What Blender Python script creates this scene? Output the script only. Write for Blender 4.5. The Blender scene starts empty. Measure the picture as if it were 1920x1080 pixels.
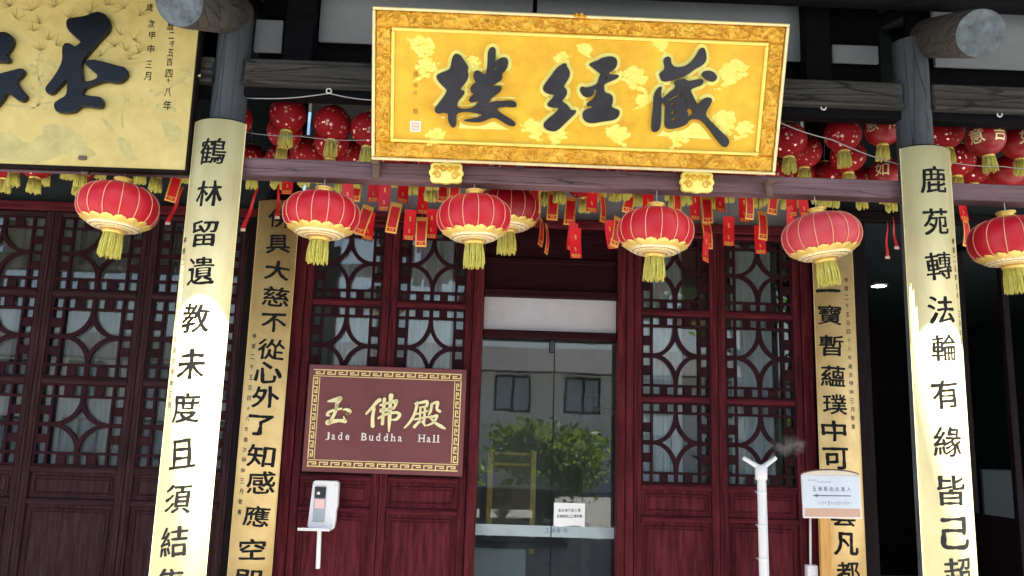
import bpy, bmesh, math, random
import numpy as np
from mathutils import Vector, Matrix, noise
from mathutils.geometry import delaunay_2d_cdt

# ------------------------------------------------------------------ camera, world, sun, exposure
SC = bpy.context.scene
COL = SC.collection
R = math.radians
F_PX, YAW, PITCH, ROLL = 1604.6, .0170, .1828, .0302
CAM = Vector((-.4518, -5.1848, 1.6))
_cy, _sy, _cp, _sp = math.cos(YAW), math.sin(YAW), math.cos(PITCH), math.sin(PITCH)
FWD = Vector((_sy*_cp, _cy*_cp, _sp))
_rt = Vector((_cy, -_sy, 0)); _up = _rt.cross(FWD)
RIGHT = _rt*math.cos(ROLL) + _up*math.sin(ROLL)
UP = -_rt*math.sin(ROLL) + _up*math.cos(ROLL)
cam_d = bpy.data.cameras.new('camera'); cam = bpy.data.objects.new('camera', cam_d); COL.objects.link(cam)
cam_d.sensor_width = 36; cam_d.lens = F_PX/1920*36; cam_d.clip_start = .05; cam_d.clip_end = 1500
cam.matrix_world = Matrix(((RIGHT.x, UP.x, -FWD.x, CAM.x), (RIGHT.y, UP.y, -FWD.y, CAM.y), (RIGHT.z, UP.z, -FWD.z, CAM.z), (0, 0, 0, 1)))
SC.camera = cam
SC.render.resolution_x, SC.render.resolution_y = 1024, 576

SUN_AZ, SUN_EL = 42.0, 54.5          # degrees to the right of the facade's outward normal, elevation
sdir = Vector((math.sin(R(SUN_AZ))*math.cos(R(SUN_EL)), -math.cos(R(SUN_AZ))*math.cos(R(SUN_EL)), math.sin(R(SUN_EL))))
W = bpy.data.worlds.new('World'); SC.world = W; W.use_nodes = True
wn = W.node_tree; wn.nodes.clear()
sky = wn.nodes.new('ShaderNodeTexSky'); sky.sky_type = 'NISHITA'; sky.sun_disc = False
sky.sun_elevation = R(SUN_EL); sky.sun_rotation = math.atan2(sdir.x, sdir.y); sky.dust_density = 2.5; sky.air_density = 1.0
bg = wn.nodes.new('ShaderNodeBackground'); bg.inputs['Strength'].default_value = .05
wo = wn.nodes.new('ShaderNodeOutputWorld')
wn.links.new(sky.outputs[0], bg.inputs[0]); wn.links.new(bg.outputs[0], wo.inputs[0])
sun_d = bpy.data.lights.new('sun', 'SUN'); sun_d.energy = 5.0; sun_d.angle = R(.5); sun_d.color = (1, .95, .87)
sun = bpy.data.objects.new('sun', sun_d); COL.objects.link(sun); sun.location = (8, -8, 12)
sun.rotation_euler = sdir.to_track_quat('Z', 'Y').to_euler()
SC.view_settings.view_transform = 'Standard'; SC.view_settings.look = 'None'
SC.view_settings.exposure = 2.72; SC.view_settings.gamma = 1
SC.cycles.use_denoising = True
SC.cycles.volume_bounces = 3; SC.cycles.max_bounces = 8; SC.cycles.transparent_max_bounces = 16

# ------------------------------------------------------------------ helpers
def ray(px, py):
    return FWD + RIGHT*((px-960)/F_PX) - UP*((py-540)/F_PX)
def at(px, py, Y):
    d = ray(px, py); return CAM + d*((Y-CAM.y)/d.y)
def depth(p): return (Vector(p)-CAM).dot(FWD)
def pix(p):
    d = Vector(p)-CAM; k = F_PX/d.dot(FWD)
    return 960+d.dot(RIGHT)*k, 540-d.dot(UP)*k

def tag(o, label=None, cat=None, group=None, kind=None):
    if label: o['label'] = label
    if cat: o['category'] = cat
    if group: o['group'] = group
    if kind: o['kind'] = kind
    return o
def empty(name, loc=(0, 0, 0), mat=None):
    o = bpy.data.objects.new(name, None); o.empty_display_size = .1; COL.objects.link(o)
    if mat is not None: o.matrix_world = mat
    else: o.location = loc
    WM[o.name] = Matrix(mat) if mat is not None else Matrix.Translation(loc)
    return o
WM = {}
def link(name, me, mat, parent=None, local=False, loc=None, rot=None, scl=None):
    """one mesh object; local: coordinates are the parent's own, else world"""
    o = bpy.data.objects.new(name, me); COL.objects.link(o)
    if mat is not None and not me.materials: me.materials.append(mat)
    if loc is not None: o.location = loc
    if rot is not None: o.rotation_euler = rot
    if scl is not None: o.scale = scl
    b = Matrix.LocRotScale(o.location, o.rotation_euler, o.scale)
    if parent is not None:
        o.parent = parent
        pw = WM[parent.name]
        if not local: o.matrix_parent_inverse = pw.inverted(); WM[o.name] = b
        else: WM[o.name] = pw @ b
    else: WM[o.name] = b
    return o
def copy_tree(o, parent=None):
    c = o.copy(); COL.objects.link(c)
    if parent is not None: c.parent = parent
    for ch in list(o.children): copy_tree(ch, c)
    return c

class MB:
    def __init__(s): s.v, s.f, s.sm = [], [], []
    def add(s, vs, fs, smooth=False):
        n = len(s.v); s.v += [tuple(p) for p in vs]; s.f += [[i+n for i in f] for f in fs]; s.sm += [smooth]*len(fs); return s
    def box(s, x0, x1, y0, y1, z0, z1, c=.003, M=None):
        c = min(c, (x1-x0)*.3, (y1-y0)*.3, (z1-z0)*.3)
        vs, idx = [], {}
        X, Y, Z = (x0, x1), (y0, y1), (z0, z1)
        for i in (0, 1):
            for j in (0, 1):
                for k in (0, 1):
                    px, py, pz = X[i], Y[j], Z[k]; dx = c*(1-2*i); dy = c*(1-2*j); dz = c*(1-2*k)
                    idx[i, j, k] = len(vs)
                    vs += [(px, py+dy, pz+dz), (px+dx, py, pz+dz), (px+dx, py+dy, pz)]
        fs = []
        I = lambda i, j, k, a: idx[i, j, k]+a
        for i in (0, 1):
            q = [I(i, 0, 0, 0), I(i, 1, 0, 0), I(i, 1, 1, 0), I(i, 0, 1, 0)]; fs.append(q if i else q[::-1])
            q = [I(0, i, 0, 1), I(0, i, 1, 1), I(1, i, 1, 1), I(1, i, 0, 1)]; fs.append(q if i else q[::-1])
            q = [I(0, 0, i, 2), I(1, 0, i, 2), I(1, 1, i, 2), I(0, 1, i, 2)]; fs.append(q if i else q[::-1])
        def e(a, b, flip): q = [a[0], b[0], b[1], a[1]]; fs.append(q[::-1] if flip else q)
        for j in (0, 1):
            for k in (0, 1): e((I(0, j, k, 1), I(0, j, k, 2)), (I(1, j, k, 1), I(1, j, k, 2)), (j+k) % 2 == 0)
        for i in (0, 1):
            for k in (0, 1): e((I(i, 0, k, 0), I(i, 0, k, 2)), (I(i, 1, k, 0), I(i, 1, k, 2)), (i+k) % 2 == 1)
            for j in (0, 1): e((I(i, j, 0, 0), I(i, j, 0, 1)), (I(i, j, 1, 0), I(i, j, 1, 1)), (i+j) % 2 == 0)
        for (i, j, k), b in idx.items():
            q = [b, b+1, b+2]; fs.append(q if (i+j+k) % 2 == 1 else q[::-1])
        if M is not None: vs = [M @ Vector(p) for p in vs]
        return s.add(vs, fs)
    def cyl(s, p0, p1, r0, r1=None, n=16, caps=True, smooth=True):
        r1 = r0 if r1 is None else r1
        p0, p1 = Vector(p0), Vector(p1); d = (p1-p0).normalized()
        a = d.orthogonal().normalized(); b = d.cross(a)
        vs = []
        for p, r in ((p0, r0), (p1, r1)):
            for i in range(n):
                t = 2*math.pi*i/n; vs.append(p+a*math.cos(t)*r+b*math.sin(t)*r)
        s.add(vs, [[i, (i+1) % n, n+(i+1) % n, n+i] for i in range(n)], smooth)
        if caps:
            s.add(vs[:n], [list(range(n))[::-1]]); s.add(vs[n:], [list(range(n))])
        return s
    def tube(s, pts, r, n=6):
        pts = [Vector(p) for p in pts]
        vs, fs = [], []
        for i, p in enumerate(pts):
            d = (pts[min(i+1, len(pts)-1)]-pts[max(i-1, 0)]).normalized()
            a = d.cross(Vector((.13, .21, .97))).normalized(); b = d.cross(a)
            rr = r[i] if isinstance(r, (list, tuple)) else r
            for k in range(n):
                t = 2*math.pi*k/n; vs.append(p+a*math.cos(t)*rr+b*math.sin(t)*rr)
            if i: fs += [[(i-1)*n+k, (i-1)*n+(k+1) % n, i*n+(k+1) % n, i*n+k] for k in range(n)]
        fs += [list(range(n))[::-1], [len(vs)-n+k for k in range(n)]]
        return s.add(vs, fs, True)
    def lathe(s, prof, n=32, smooth=True, c=(0, 0, 0), fn=None):
        vs, fs = [], []
        for r, z in prof:
            for i in range(n):
                t = 2*math.pi*i/n; k = fn(t, r, z) if fn else 1
                vs.append((c[0]+r*k*math.cos(t), c[1]+r*k*math.sin(t), c[2]+z))
        for j in range(len(prof)-1):
            fs += [[j*n+i, j*n+(i+1) % n, (j+1)*n+(i+1) % n, (j+1)*n+i] for i in range(n)]
        return s.add(vs, fs, smooth)
    def mesh(s, name):
        me = bpy.data.meshes.new(name); me.from_pydata(s.v, [], s.f); me.update()
        me.polygons.foreach_set('use_smooth', s.sm)
        return me
    def build(s, name, mat, parent=None, **k): return link(name, s.mesh(name), mat, parent, **k)

# ---- flat shapes from curves (traced brush strokes, type) turned into meshes
def eval_mesh(cu):
    o = bpy.data.objects.new('tmp', cu); COL.objects.link(o)
    dg = bpy.context.evaluated_depsgraph_get()
    me = bpy.data.meshes.new_from_object(o.evaluated_get(dg)); bpy.data.objects.remove(o)
    return me
def chaikin(p, n=2):
    for _ in range(n):
        q = []
        for i in range(len(p)):
            a, b = p[i], p[(i+1) % len(p)]
            q += [(a[0]*.75+b[0]*.25, a[1]*.75+b[1]*.25), (a[0]*.25+b[0]*.75, a[1]*.25+b[1]*.75)]
        p = q
    return p
def fill_mesh(loops, extrude=0, bevel=0, offset=0):
    cu = bpy.data.curves.new('c', 'CURVE'); cu.dimensions = '2D'; cu.fill_mode = 'BOTH'
    cu.extrude = extrude; cu.bevel_depth = bevel; cu.bevel_resolution = 1; cu.offset = offset
    for lp in loops:
        sp = cu.splines.new('POLY'); sp.points.add(len(lp)-1); sp.use_cyclic_u = True
        for q, p in zip(sp.points, lp): q.co = (p[0], p[1], 0, 1)
    me = eval_mesh(cu); bpy.data.curves.remove(cu); return me
GL = {}
def glyph(ch):
    """outline of a character as closed, evenly sampled loops, box-centred, 1 em"""
    if ch in GL: return GL[ch]
    cu = bpy.data.curves.new('t', 'FONT'); cu.body = ch
    o = bpy.data.objects.new('tmp', cu); COL.objects.link(o)
    dg = bpy.context.evaluated_depsgraph_get(); c2 = o.evaluated_get(dg).to_curve(dg)
    loops = []
    for sp in c2.splines:
        P = []
        if sp.type == 'BEZIER':
            bp = sp.bezier_points; n = len(bp)
            for k in range(n):
                a, b_ = bp[k], bp[(k+1) % n]
                for s in range(8):
                    t = s/8; P.append(a.co*(1-t)**3+a.handle_right*3*t*(1-t)**2+b_.handle_left*3*t*t*(1-t)+b_.co*t**3)
        else: P = [Vector(q.co[:3]) for q in sp.points]
        Q = []
        for k in range(len(P)):                       # drop near-duplicates, split long edges
            a, b_ = P[k], P[(k+1) % len(P)]; L_ = (b_-a).length
            if Q and (a-Q[-1]).length < .012 and L_ < .012: continue
            Q.append(a); m = int(L_/.045)
            for s in range(1, m+1): Q.append(a.lerp(b_, s/(m+1)))
        if len(Q) > 3: loops.append(Q)
    o.evaluated_get(dg).to_curve_clear(); bpy.data.objects.remove(o); bpy.data.curves.remove(cu)
    xs = [v.x for l in loops for v in l]; ys = [v.y for l in loops for v in l]
    cx, cy = (min(xs)+max(xs))/2, (min(ys)+max(ys))/2
    GL[ch] = ([[Vector((v.x-cx, v.y-cy)) for v in l] for l in loops], max(xs)-min(xs), max(ys)-min(ys))
    return GL[ch]
BSIGN = 1
def brushy(ch, bold, w, h, jit=.03, shear=0, seed=0, rise=0.0, vh=0.0):
    """a character scaled to w x h; stroke weight swells and thins and outlines waver as from a brush"""
    loops, gw, gh = glyph(ch)
    kx = w/max(gw, .55); ky = h/max(gh, .55); out = []
    cplx = min(1, 130/max(1, sum(len(l) for l in loops))); jit *= .35+.65*cplx; bold *= .4+.6*cplx
    o = Vector((seed*7.3, seed*3.1, 0))
    for lp in loops:
        n = len(lp); res = []
        for i, v in enumerate(lp):
            d = (lp[(i+1) % n]-lp[i-1])
            nn = Vector((d.y, -d.x)).normalized() if d.length > 1e-6 else Vector((0, 0))
            p3 = Vector((v.x, v.y, 0))
            wgt = bold+(jit*.75*noise.noise(p3*3.4+o)+jit*.35*noise.noise(p3*9+o) if jit else 0)
            wgt += vh*(abs(nn.x)-abs(nn.y))
            x, y = v.x+nn.x*wgt*BSIGN, v.y+nn.y*wgt*BSIGN
            if jit:
                w2 = noise.noise_vector(p3*1.6+o)*jit*1.1; x += w2.x; y += w2.y
            y += rise*x
            res.append(((x+shear*y)*kx, y*ky))
        if jit: res = chaikin(res, 1)
        out.append(res)
    pts, eds = [], []
    for l in out:
        o0 = len(pts); pts += [Vector(q) for q in l]; eds += [(o0+k, o0+(k+1) % len(l)) for k in range(len(l))]
    V, _, Fc, _, _, _ = delaunay_2d_cdt(pts, eds, [], 0, 1e-7)
    E0 = np.array([l[k-1] for l in out for k in range(len(l))]); E1 = np.array([l[k] for l in out for k in range(len(l))])
    C = np.array([[sum(V[k].x for k in f)/len(f), sum(V[k].y for k in f)/len(f)] for f in Fc])
    lo, hi = E0[:, 1][None], E1[:, 1][None]; cy = C[:, 1][:, None]
    cross = (lo <= cy) != (hi <= cy)
    dy = np.where(hi == lo, 1e-12, hi-lo)
    xi = E0[:, 0][None]+(cy-lo)*(E1[:, 0]-E0[:, 0])[None]/dy
    wnd = (np.where(cross & (xi > C[:, 0][:, None]), np.sign(hi-lo), 0)).sum(1)
    keep = [list(f) for f, w_ in zip(Fc, wnd) if w_ != 0]
    return [Vector((v.x, v.y, 0)) for v in V], keep
ALLCH = '鶴林留遺教未度且須結集鹿苑轉法輪有緣皆己超佛具大慈不從心外了知感應空即三寶暫蘊璞中可登雲凡都曆二千五百四十八年歲次甲申月吉日敬書趙樸初題玉禅寺请从侧门進入殿請上樓參觀祥意如由此JadeBuhHl'
def glyphs_mesh(items, name):
    """items: (char, x, y, w, h, bold, jit, ext) laid out flat in x, y"""
    m = MB()
    for i, (ch, x, y, w, h, bold, jit, ext) in enumerate(items):
        vs, fs = brushy(ch, bold, w, h, jit, 0, i)
        m.add([(v.x+x, v.y+y, v.z) for v in vs], fs)
    return m.mesh(name)
def bend_mesh(vs, fs, name, Rb, th0, z0, lift, step=.012):
    """wrap a flat shape (x across, y up) round a vertical cylinder of radius Rb at angle th0, local to its axis"""
    me = bpy.data.meshes.new(name); me.from_pydata([tuple(v) for v in vs], [], fs)
    bm = bmesh.new(); bm.from_mesh(me)
    xs = [v.co.x for v in bm.verts]; x = min(xs)+step
    while x < max(xs):
        bmesh.ops.bisect_plane(bm, geom=bm.verts[:]+bm.edges[:]+bm.faces[:], plane_co=(x, 0, 0), plane_no=(1, 0, 0)); x += step
    for v in bm.verts:
        t = th0+v.co.x/Rb; r = Rb+lift
        v.co = (r*math.sin(t), -r*math.cos(t), z0+v.co.y)
    bm.to_mesh(me); bm.free(); return me
def brush_strokes(strokes, to):
    """strokes: list of (points, widths) in trace units; to(): trace point -> local xy. One flat ribbon per stroke with round ends"""
    m = MB()
    for pts, ws in strokes:
        P = [Vector(to(*p)) for p in pts]; k = (Vector(to(100, 0))-Vector(to(0, 0))).length/100
        Wd = [w*k*.5 for w in ws]
        # resample (Catmull-Rom)
        Q, V = [], []
        n = len(P)
        for i in range(n-1):
            p0, p1, p2, p3 = P[max(i-1, 0)], P[i], P[i+1], P[min(i+2, n-1)]
            for s in range(5):
                t = s/5
                Q.append(.5*((2*p1)+(-p0+p2)*t+(2*p0-5*p1+4*p2-p3)*t*t+(-p0+3*p1-3*p2+p3)*t**3)); V.append(Wd[i]*(1-t)+Wd[i+1]*t)
        Q.append(P[-1]); V.append(Wd[-1])
        left, right = [], []
        for i, q in enumerate(Q):
            d = (Q[min(i+1, len(Q)-1)]-Q[max(i-1, 0)]).normalized(); nn = Vector((-d.y, d.x))
            left.append(q+nn*V[i]); right.append(q-nn*V[i])
        def capp(c, d, r):
            a0 = math.atan2(d.y, d.x); return [Vector((c.x+r*math.cos(a0+a), c.y+r*math.sin(a0+a))) for a in (R(-60), R(-30), 0, R(30), R(60))]
        d1 = (Q[-1]-Q[-2]).normalized(); d0 = (Q[0]-Q[1]).normalized()
        loop = right+capp(Q[-1], d1, V[-1])+left[::-1]+capp(Q[0], d0, V[0])
        me = fill_mesh([[(p.x, p.y) for p in loop]], .004, .0015)
        m.add([v.co for v in me.vertices], [list(p.vertices) for p in me.polygons]); bpy.data.meshes.remove(me)
    return m

for _c in ALLCH: glyph(_c)
# ------------------------------------------------------------------ materials (all procedural)
def nodes(name):
    m = bpy.data.materials.new(name); m.use_nodes = True; nt = m.node_tree
    return m, nt, nt.nodes['Principled BSDF']
def pm(name, col, rough=.5, metal=0.0, var=.18, scale=6, stretch=(1, 1, 1), bump=.15, bscale=40, bdist=.004, coat=0, spec=.5, col2=None, detail=5, sheen=0, space='Object', rvar=.12, crack=None, cw=.035):
    m, nt, b = nodes(name); L = nt.links.new
    tc = nt.nodes.new('ShaderNodeTexCoord'); mp = nt.nodes.new('ShaderNodeMapping'); mp.inputs['Scale'].default_value = stretch
    L(tc.outputs[space], mp.inputs[0])
    geo = nt.nodes.new('ShaderNodeObjectInfo'); ad = nt.nodes.new('ShaderNodeVectorMath'); ad.operation = 'ADD'
    sc = nt.nodes.new('ShaderNodeVectorMath'); sc.operation = 'SCALE'; sc.inputs['Scale'].default_value = 37.0
    cb = nt.nodes.new('ShaderNodeCombineXYZ'); L(geo.outputs['Random'], cb.inputs[0]); L(geo.outputs['Random'], cb.inputs[1])
    L(cb.outputs[0], sc.inputs[0]); L(mp.outputs[0], ad.inputs[0]); L(sc.outputs[0], ad.inputs[1])
    n = nt.nodes.new('ShaderNodeTexNoise'); n.inputs['Scale'].default_value = scale; n.inputs['Detail'].default_value = detail; n.inputs['Roughness'].default_value = .65
    L(ad.outputs[0], n.inputs['Vector'])
    r = nt.nodes.new('ShaderNodeValToRGB'); L(n.outputs[0], r.inputs[0])
    c2 = col2 or tuple(min(1, c*(1+var)) for c in col); c1 = tuple(c*(1-var) for c in col)
    r.color_ramp.elements[0].position = .3; r.color_ramp.elements[1].position = .7
    r.color_ramp.elements[0].color = (*c1, 1); r.color_ramp.elements[1].color = (*c2, 1)
    L(r.outputs[0], b.inputs['Base Color'])
    b.inputs['Metallic'].default_value = metal; b.inputs['Specular IOR Level'].default_value = spec
    b.inputs['Coat Weight'].default_value = coat; b.inputs['Coat Roughness'].default_value = .25
    if sheen: b.inputs['Sheen Weight'].default_value = sheen; b.inputs['Sheen Roughness'].default_value = .4
    mr = nt.nodes.new('ShaderNodeMapRange'); mr.inputs[3].default_value = max(.03, rough-rvar); mr.inputs[4].default_value = min(1, rough+rvar)
    L(n.outputs[0], mr.inputs[0]); L(mr.outputs[0], b.inputs['Roughness'])
    if crack:
        mp2 = nt.nodes.new('ShaderNodeMapping'); mp2.inputs['Scale'].default_value = crack; L(tc.outputs[space], mp2.inputs[0])
        wv = nt.nodes.new('ShaderNodeVectorMath'); wv.operation = 'MULTIPLY_ADD'; wv.inputs[1].default_value = (.35, .35, .35); L(n.outputs[1], wv.inputs[0]); L(mp2.outputs[0], wv.inputs[2])
        vo = nt.nodes.new('ShaderNodeTexVoronoi'); vo.feature = 'DISTANCE_TO_EDGE'; vo.inputs['Scale'].default_value = 1; L(wv.outputs[0], vo.inputs['Vector'])
        ck = nt.nodes.new('ShaderNodeMapRange'); ck.inputs[1].default_value = 0; ck.inputs[2].default_value = cw; L(vo.outputs['Distance'], ck.inputs[0])
        mxc = nt.nodes.new('ShaderNodeMix'); mxc.data_type = 'RGBA'; mxc.inputs[6].default_value = (col[0]*.15, col[1]*.15, col[2]*.15, 1); L(ck.outputs[0], mxc.inputs[0]); L(r.outputs[0], mxc.inputs[7]); L(mxc.outputs[2], b.inputs['Base Color'])
    if bump:
        n2 = nt.nodes.new('ShaderNodeTexNoise'); n2.inputs['Scale'].default_value = bscale; n2.inputs['Detail'].default_value = 4
        L(ad.outputs[0], n2.inputs['Vector'])
        bp = nt.nodes.new('ShaderNodeBump'); bp.inputs['Strength'].default_value = bump; bp.inputs['Distance'].default_value = bdist
        if crack:
            am = nt.nodes.new('ShaderNodeMath'); am.operation = 'MULTIPLY_ADD'; am.inputs[1].default_value = 1.5; L(ck.outputs[0], am.inputs[0]); L(n2.outputs[0], am.inputs[2]); L(am.outputs[0], bp.inputs['Height'])
        else: L(n2.outputs[0], bp.inputs['Height'])
        L(bp.outputs[0], b.inputs['Normal'])
    return m
M = {}
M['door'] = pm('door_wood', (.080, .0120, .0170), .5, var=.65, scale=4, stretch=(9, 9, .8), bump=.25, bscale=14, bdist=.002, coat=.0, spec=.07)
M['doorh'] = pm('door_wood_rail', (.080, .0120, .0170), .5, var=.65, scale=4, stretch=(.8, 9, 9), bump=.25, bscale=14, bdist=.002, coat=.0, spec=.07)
M['doorL'] = pm('dark_door_wood', (.030, .0135, .0160), .5, var=.65, scale=4, stretch=(9, 9, .8), bump=.25, bscale=14, bdist=.002, spec=.07)  # darker, greyer copy of the door wood for the left bay
M['doorhL'] = pm('dark_door_rail', (.030, .0135, .0160), .5, var=.65, scale=4, stretch=(.8, 9, 9), bump=.25, bscale=14, bdist=.002, spec=.07)
M['doordk'] = pm('dark_lintel_wood', (.022, .005, .007), .5, var=.4, scale=4, stretch=(.8, 9, 9), bump=.25, bscale=14, spec=.05)
M['lattice'] = pm('lattice_wood', (.022, .0060, .009), .5, var=.35, scale=8, bump=.2, bscale=40, spec=.07)
M['dark'] = pm('dark_timber', (.0065, .0065, .0085), .6, var=.4, scale=5, stretch=(1, 6, 6), bump=.3, bscale=20, spec=.05)
M['darkv'] = pm('dark_post', (.010, .0065, .0075), .55, var=.4, scale=5, stretch=(8, 8, .8), bump=.3, bscale=14, spec=.06)
M['tie'] = pm('tie_beam_paint', (.16, .088, .107), .6, var=.38, scale=3, stretch=(.6, 6, 6), bump=.45, bscale=22, crack=(.7, 22, 22), cw=.02)
M['grey'] = pm('weathered_beam', (.048, .045, .043), .8, var=.55, scale=5, stretch=(.5, 5, 7), bump=.9, bscale=24, bdist=.008, rvar=.05, crack=(1.1, 16, 16))
M['column'] = pm('weathered_column', (.060, .070, .083), .72, var=.35, scale=3, stretch=(3, 3, .6), bump=.6, bscale=16, bdist=.005, crack=(14, 14, .8), cw=.03)
M['log'] = pm('weathered_log', (.062, .056, .050), .8, var=.45, scale=5, stretch=(4, .7, 4), bump=.7, bscale=18, bdist=.006, crack=(13, 1.5, 13))
M['logend'] = pm('log_end_grain', (.10, .122, .135), .85, var=.55, scale=16, bump=1, bscale=34, bdist=.008)
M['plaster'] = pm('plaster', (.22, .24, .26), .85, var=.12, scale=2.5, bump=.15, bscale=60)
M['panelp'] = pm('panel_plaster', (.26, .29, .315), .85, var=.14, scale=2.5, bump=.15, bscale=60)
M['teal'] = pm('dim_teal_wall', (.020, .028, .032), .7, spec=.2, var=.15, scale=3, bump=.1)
M['stone'] = pm('paving_stone', (.22, .215, .20), .8, var=.2, scale=1.2, bump=.3, bscale=30)
M['floor'] = pm('stone_floor', (.19, .18, .17), .6, var=.2, scale=2, bump=.2, bscale=30)
M['tile'] = pm('roof_tile', (.035, .035, .04), .8, var=.3, scale=4, bump=.4)
M['white'] = pm('white_plastic', (.78, .78, .80), .35, var=.04, scale=3, bump=0)
M['paper'] = pm('white_paper', (.80, .80, .80), .75, var=.05, scale=4, bump=.1)
M['ink'] = pm('black_ink', (.010, .010, .011), .55, var=.2, scale=20, bump=.1, spec=.12)
M['inkgrey'] = pm('grey_ink', (.30, .32, .36), .6, var=.1, scale=20, bump=0)
M['inkblue'] = pm('blue_grey_ink', (.10, .13, .22), .6, var=.1, scale=20, bump=0)
M['lacquer'] = pm('black_lacquer', (.006, .0065, .010), .28, var=.3, scale=8, bump=.15, bscale=60, coat=.1, spec=.25, rvar=.06)
M['lacq2'] = pm('dull_black_lacquer', (.024, .023, .032), .40, var=.5, scale=5, bump=.3, bscale=30, coat=.1, spec=.35)
M['goldpaint'] = pm('gold_relief', (.84, .40, .03), .40, metal=.35, var=.25, scale=14, bump=.5, bscale=90, col2=(.98, .62, .08))
M['goldrim'] = pm('gold_moulding', (.90, .78, .42), .35, metal=.35, var=.12, scale=8, bump=.1)
M['goldin'] = pm('bright_gold_moulding', (.98, .80, .18), .35, metal=.15, var=.08, scale=8, bump=.1)
M['halo'] = pm('bright_yellow_paint', (1.0, .86, .16), .4, var=.06, scale=10, bump=.1, col2=(1, .93, .30))
M['cloud'] = pm('cloud_yellow_paint', (.98, .80, .10), .4, var=.08, scale=18, bump=.3, bscale=70, col2=(1, .90, .24))
M['field'] = pm('orange_gold_field', (.90, .46, .024), .38, metal=.2, var=.16, scale=5, bump=.3, bscale=45, col2=(.97, .62, .045), detail=9)
M['rust'] = pm('brown_paint', (.42, .20, .03), .5, var=.2, scale=20, bump=0)
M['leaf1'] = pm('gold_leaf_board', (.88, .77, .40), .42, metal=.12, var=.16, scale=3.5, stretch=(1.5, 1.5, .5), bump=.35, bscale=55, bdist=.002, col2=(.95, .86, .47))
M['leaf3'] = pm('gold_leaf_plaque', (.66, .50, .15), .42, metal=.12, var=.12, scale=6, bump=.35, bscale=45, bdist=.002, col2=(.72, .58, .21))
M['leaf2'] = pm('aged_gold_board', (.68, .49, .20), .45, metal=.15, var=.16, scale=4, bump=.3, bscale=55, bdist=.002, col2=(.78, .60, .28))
M['boardedge'] = pm('board_edge', (.012, .009, .008), .5, spec=.06, var=.3, scale=8)
M['signred'] = pm('maroon_board', (.170, .058, .062), .5, spec=.2, var=.12, scale=2.5, bump=.1, bscale=60)
M['goldtext'] = pm('pale_gold_paint', (.86, .78, .42), .38, metal=.2, var=.1, scale=14, bump=.1)
M['silver'] = pm('pale_letter_paint', (.78, .70, .66), .4, metal=.1, var=.06, scale=14, bump=0)
M['fret'] = pm('fret_gold', (.80, .66, .28), .42, metal=.2, var=.12, scale=14, bump=.1)
M['tassel'] = pm('tassel_thread', (.62, .56, .075), .6, var=.22, scale=40, bump=.4, bscale=160, sheen=.3, col2=(.78, .72, .16), stretch=(4, 4, 1))
M['rib'] = pm('lantern_rib', (.88, .40, .26), .35, metal=.2, var=.08, scale=14, bump=0)
M['petal'] = pm('gold_petal', (.94, .64, .18), .34, metal=.35, var=.12, scale=24, bump=.2, bscale=90)
M['tagred'] = pm('red_card', (.85, .010, .024), .38, var=.12, scale=6, bump=.1)
M['tagdark'] = pm('deep_red_card', (.62, .008, .012), .45, var=.12, scale=6, bump=.1)
M['taggold'] = pm('gold_card_print', (.92, .48, .10), .35, metal=.25, var=.12, scale=24, bump=0)
M['wire'] = pm('galvanised_wire', (.40, .40, .40), .4, metal=.5, var=.1, bump=0)
M['cordred'] = pm('red_cord', (.35, .02, .05), .7, var=.1, bump=0)
M['black'] = pm('black_plastic', (.02, .022, .026), .3, var=.2, bump=0)
M['pink'] = pm('pink_label', (.80, .52, .48), .6, var=.05, bump=0)
M['greyp'] = pm('grey_plastic', (.36, .42, .48), .4, var=.06, bump=0)
M['postwood'] = pm('pale_varnished_wood', (.62, .33, .09), .4, var=.2, scale=5, stretch=(9, 9, .7), bump=.15, coat=.3)
M['signsheet'] = pm('pale_blue_print', (.66, .74, .82), .4, var=.05, bump=0)
M['signtan'] = pm('tan_print', (.62, .40, .30), .5, var=.05, bump=0)
M['signcream'] = pm('cream_board', (.74, .66, .52), .5, var=.06, bump=0)
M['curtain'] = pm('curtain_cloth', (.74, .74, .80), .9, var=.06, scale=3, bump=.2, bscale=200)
M['curtainL'] = pm('dull_curtain_cloth', (.20, .19, .185), .9, var=.1, scale=3, bump=.2, bscale=200)  # darker curtain copy; the left bay's dim light is put into its colour
M['brownmetal'] = pm('rusty_bracket', (.15, .09, .07), .6, var=.3, scale=12, bump=.4)
M['painting'] = pm('painted_pine_ink', (.46, .36, .10), .55, var=.25, scale=12, bump=.1)
M['paintgreen'] = pm('painted_rock_wash', (.52, .44, .16), .5, var=.18, scale=9, bump=.15, col2=(.62, .53, .21))
M['bronze'] = pm('gilt_bronze', (.085, .055, .02), .45, metal=.3, var=.4, scale=9, bump=.6, bscale=40)
M['trunk'] = pm('bark', (.10, .075, .05), .9, var=.3, scale=8, bump=.6)
M['clay'] = pm('glazed_pot', (.10, .12, .14), .3, var=.2, scale=5, bump=.1)
M['cloth'] = pm('altar_cloth', (.34, .36, .38), .8, var=.1, scale=5, bump=.2)
M['seal'] = pm('pale_seal_print', (.92, .78, .70), .5, var=.06, scale=20, bump=0)
M['sealink'] = pm('seal_ink', (.75, .25, .2), .5, var=.1, scale=20, bump=0)

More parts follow.
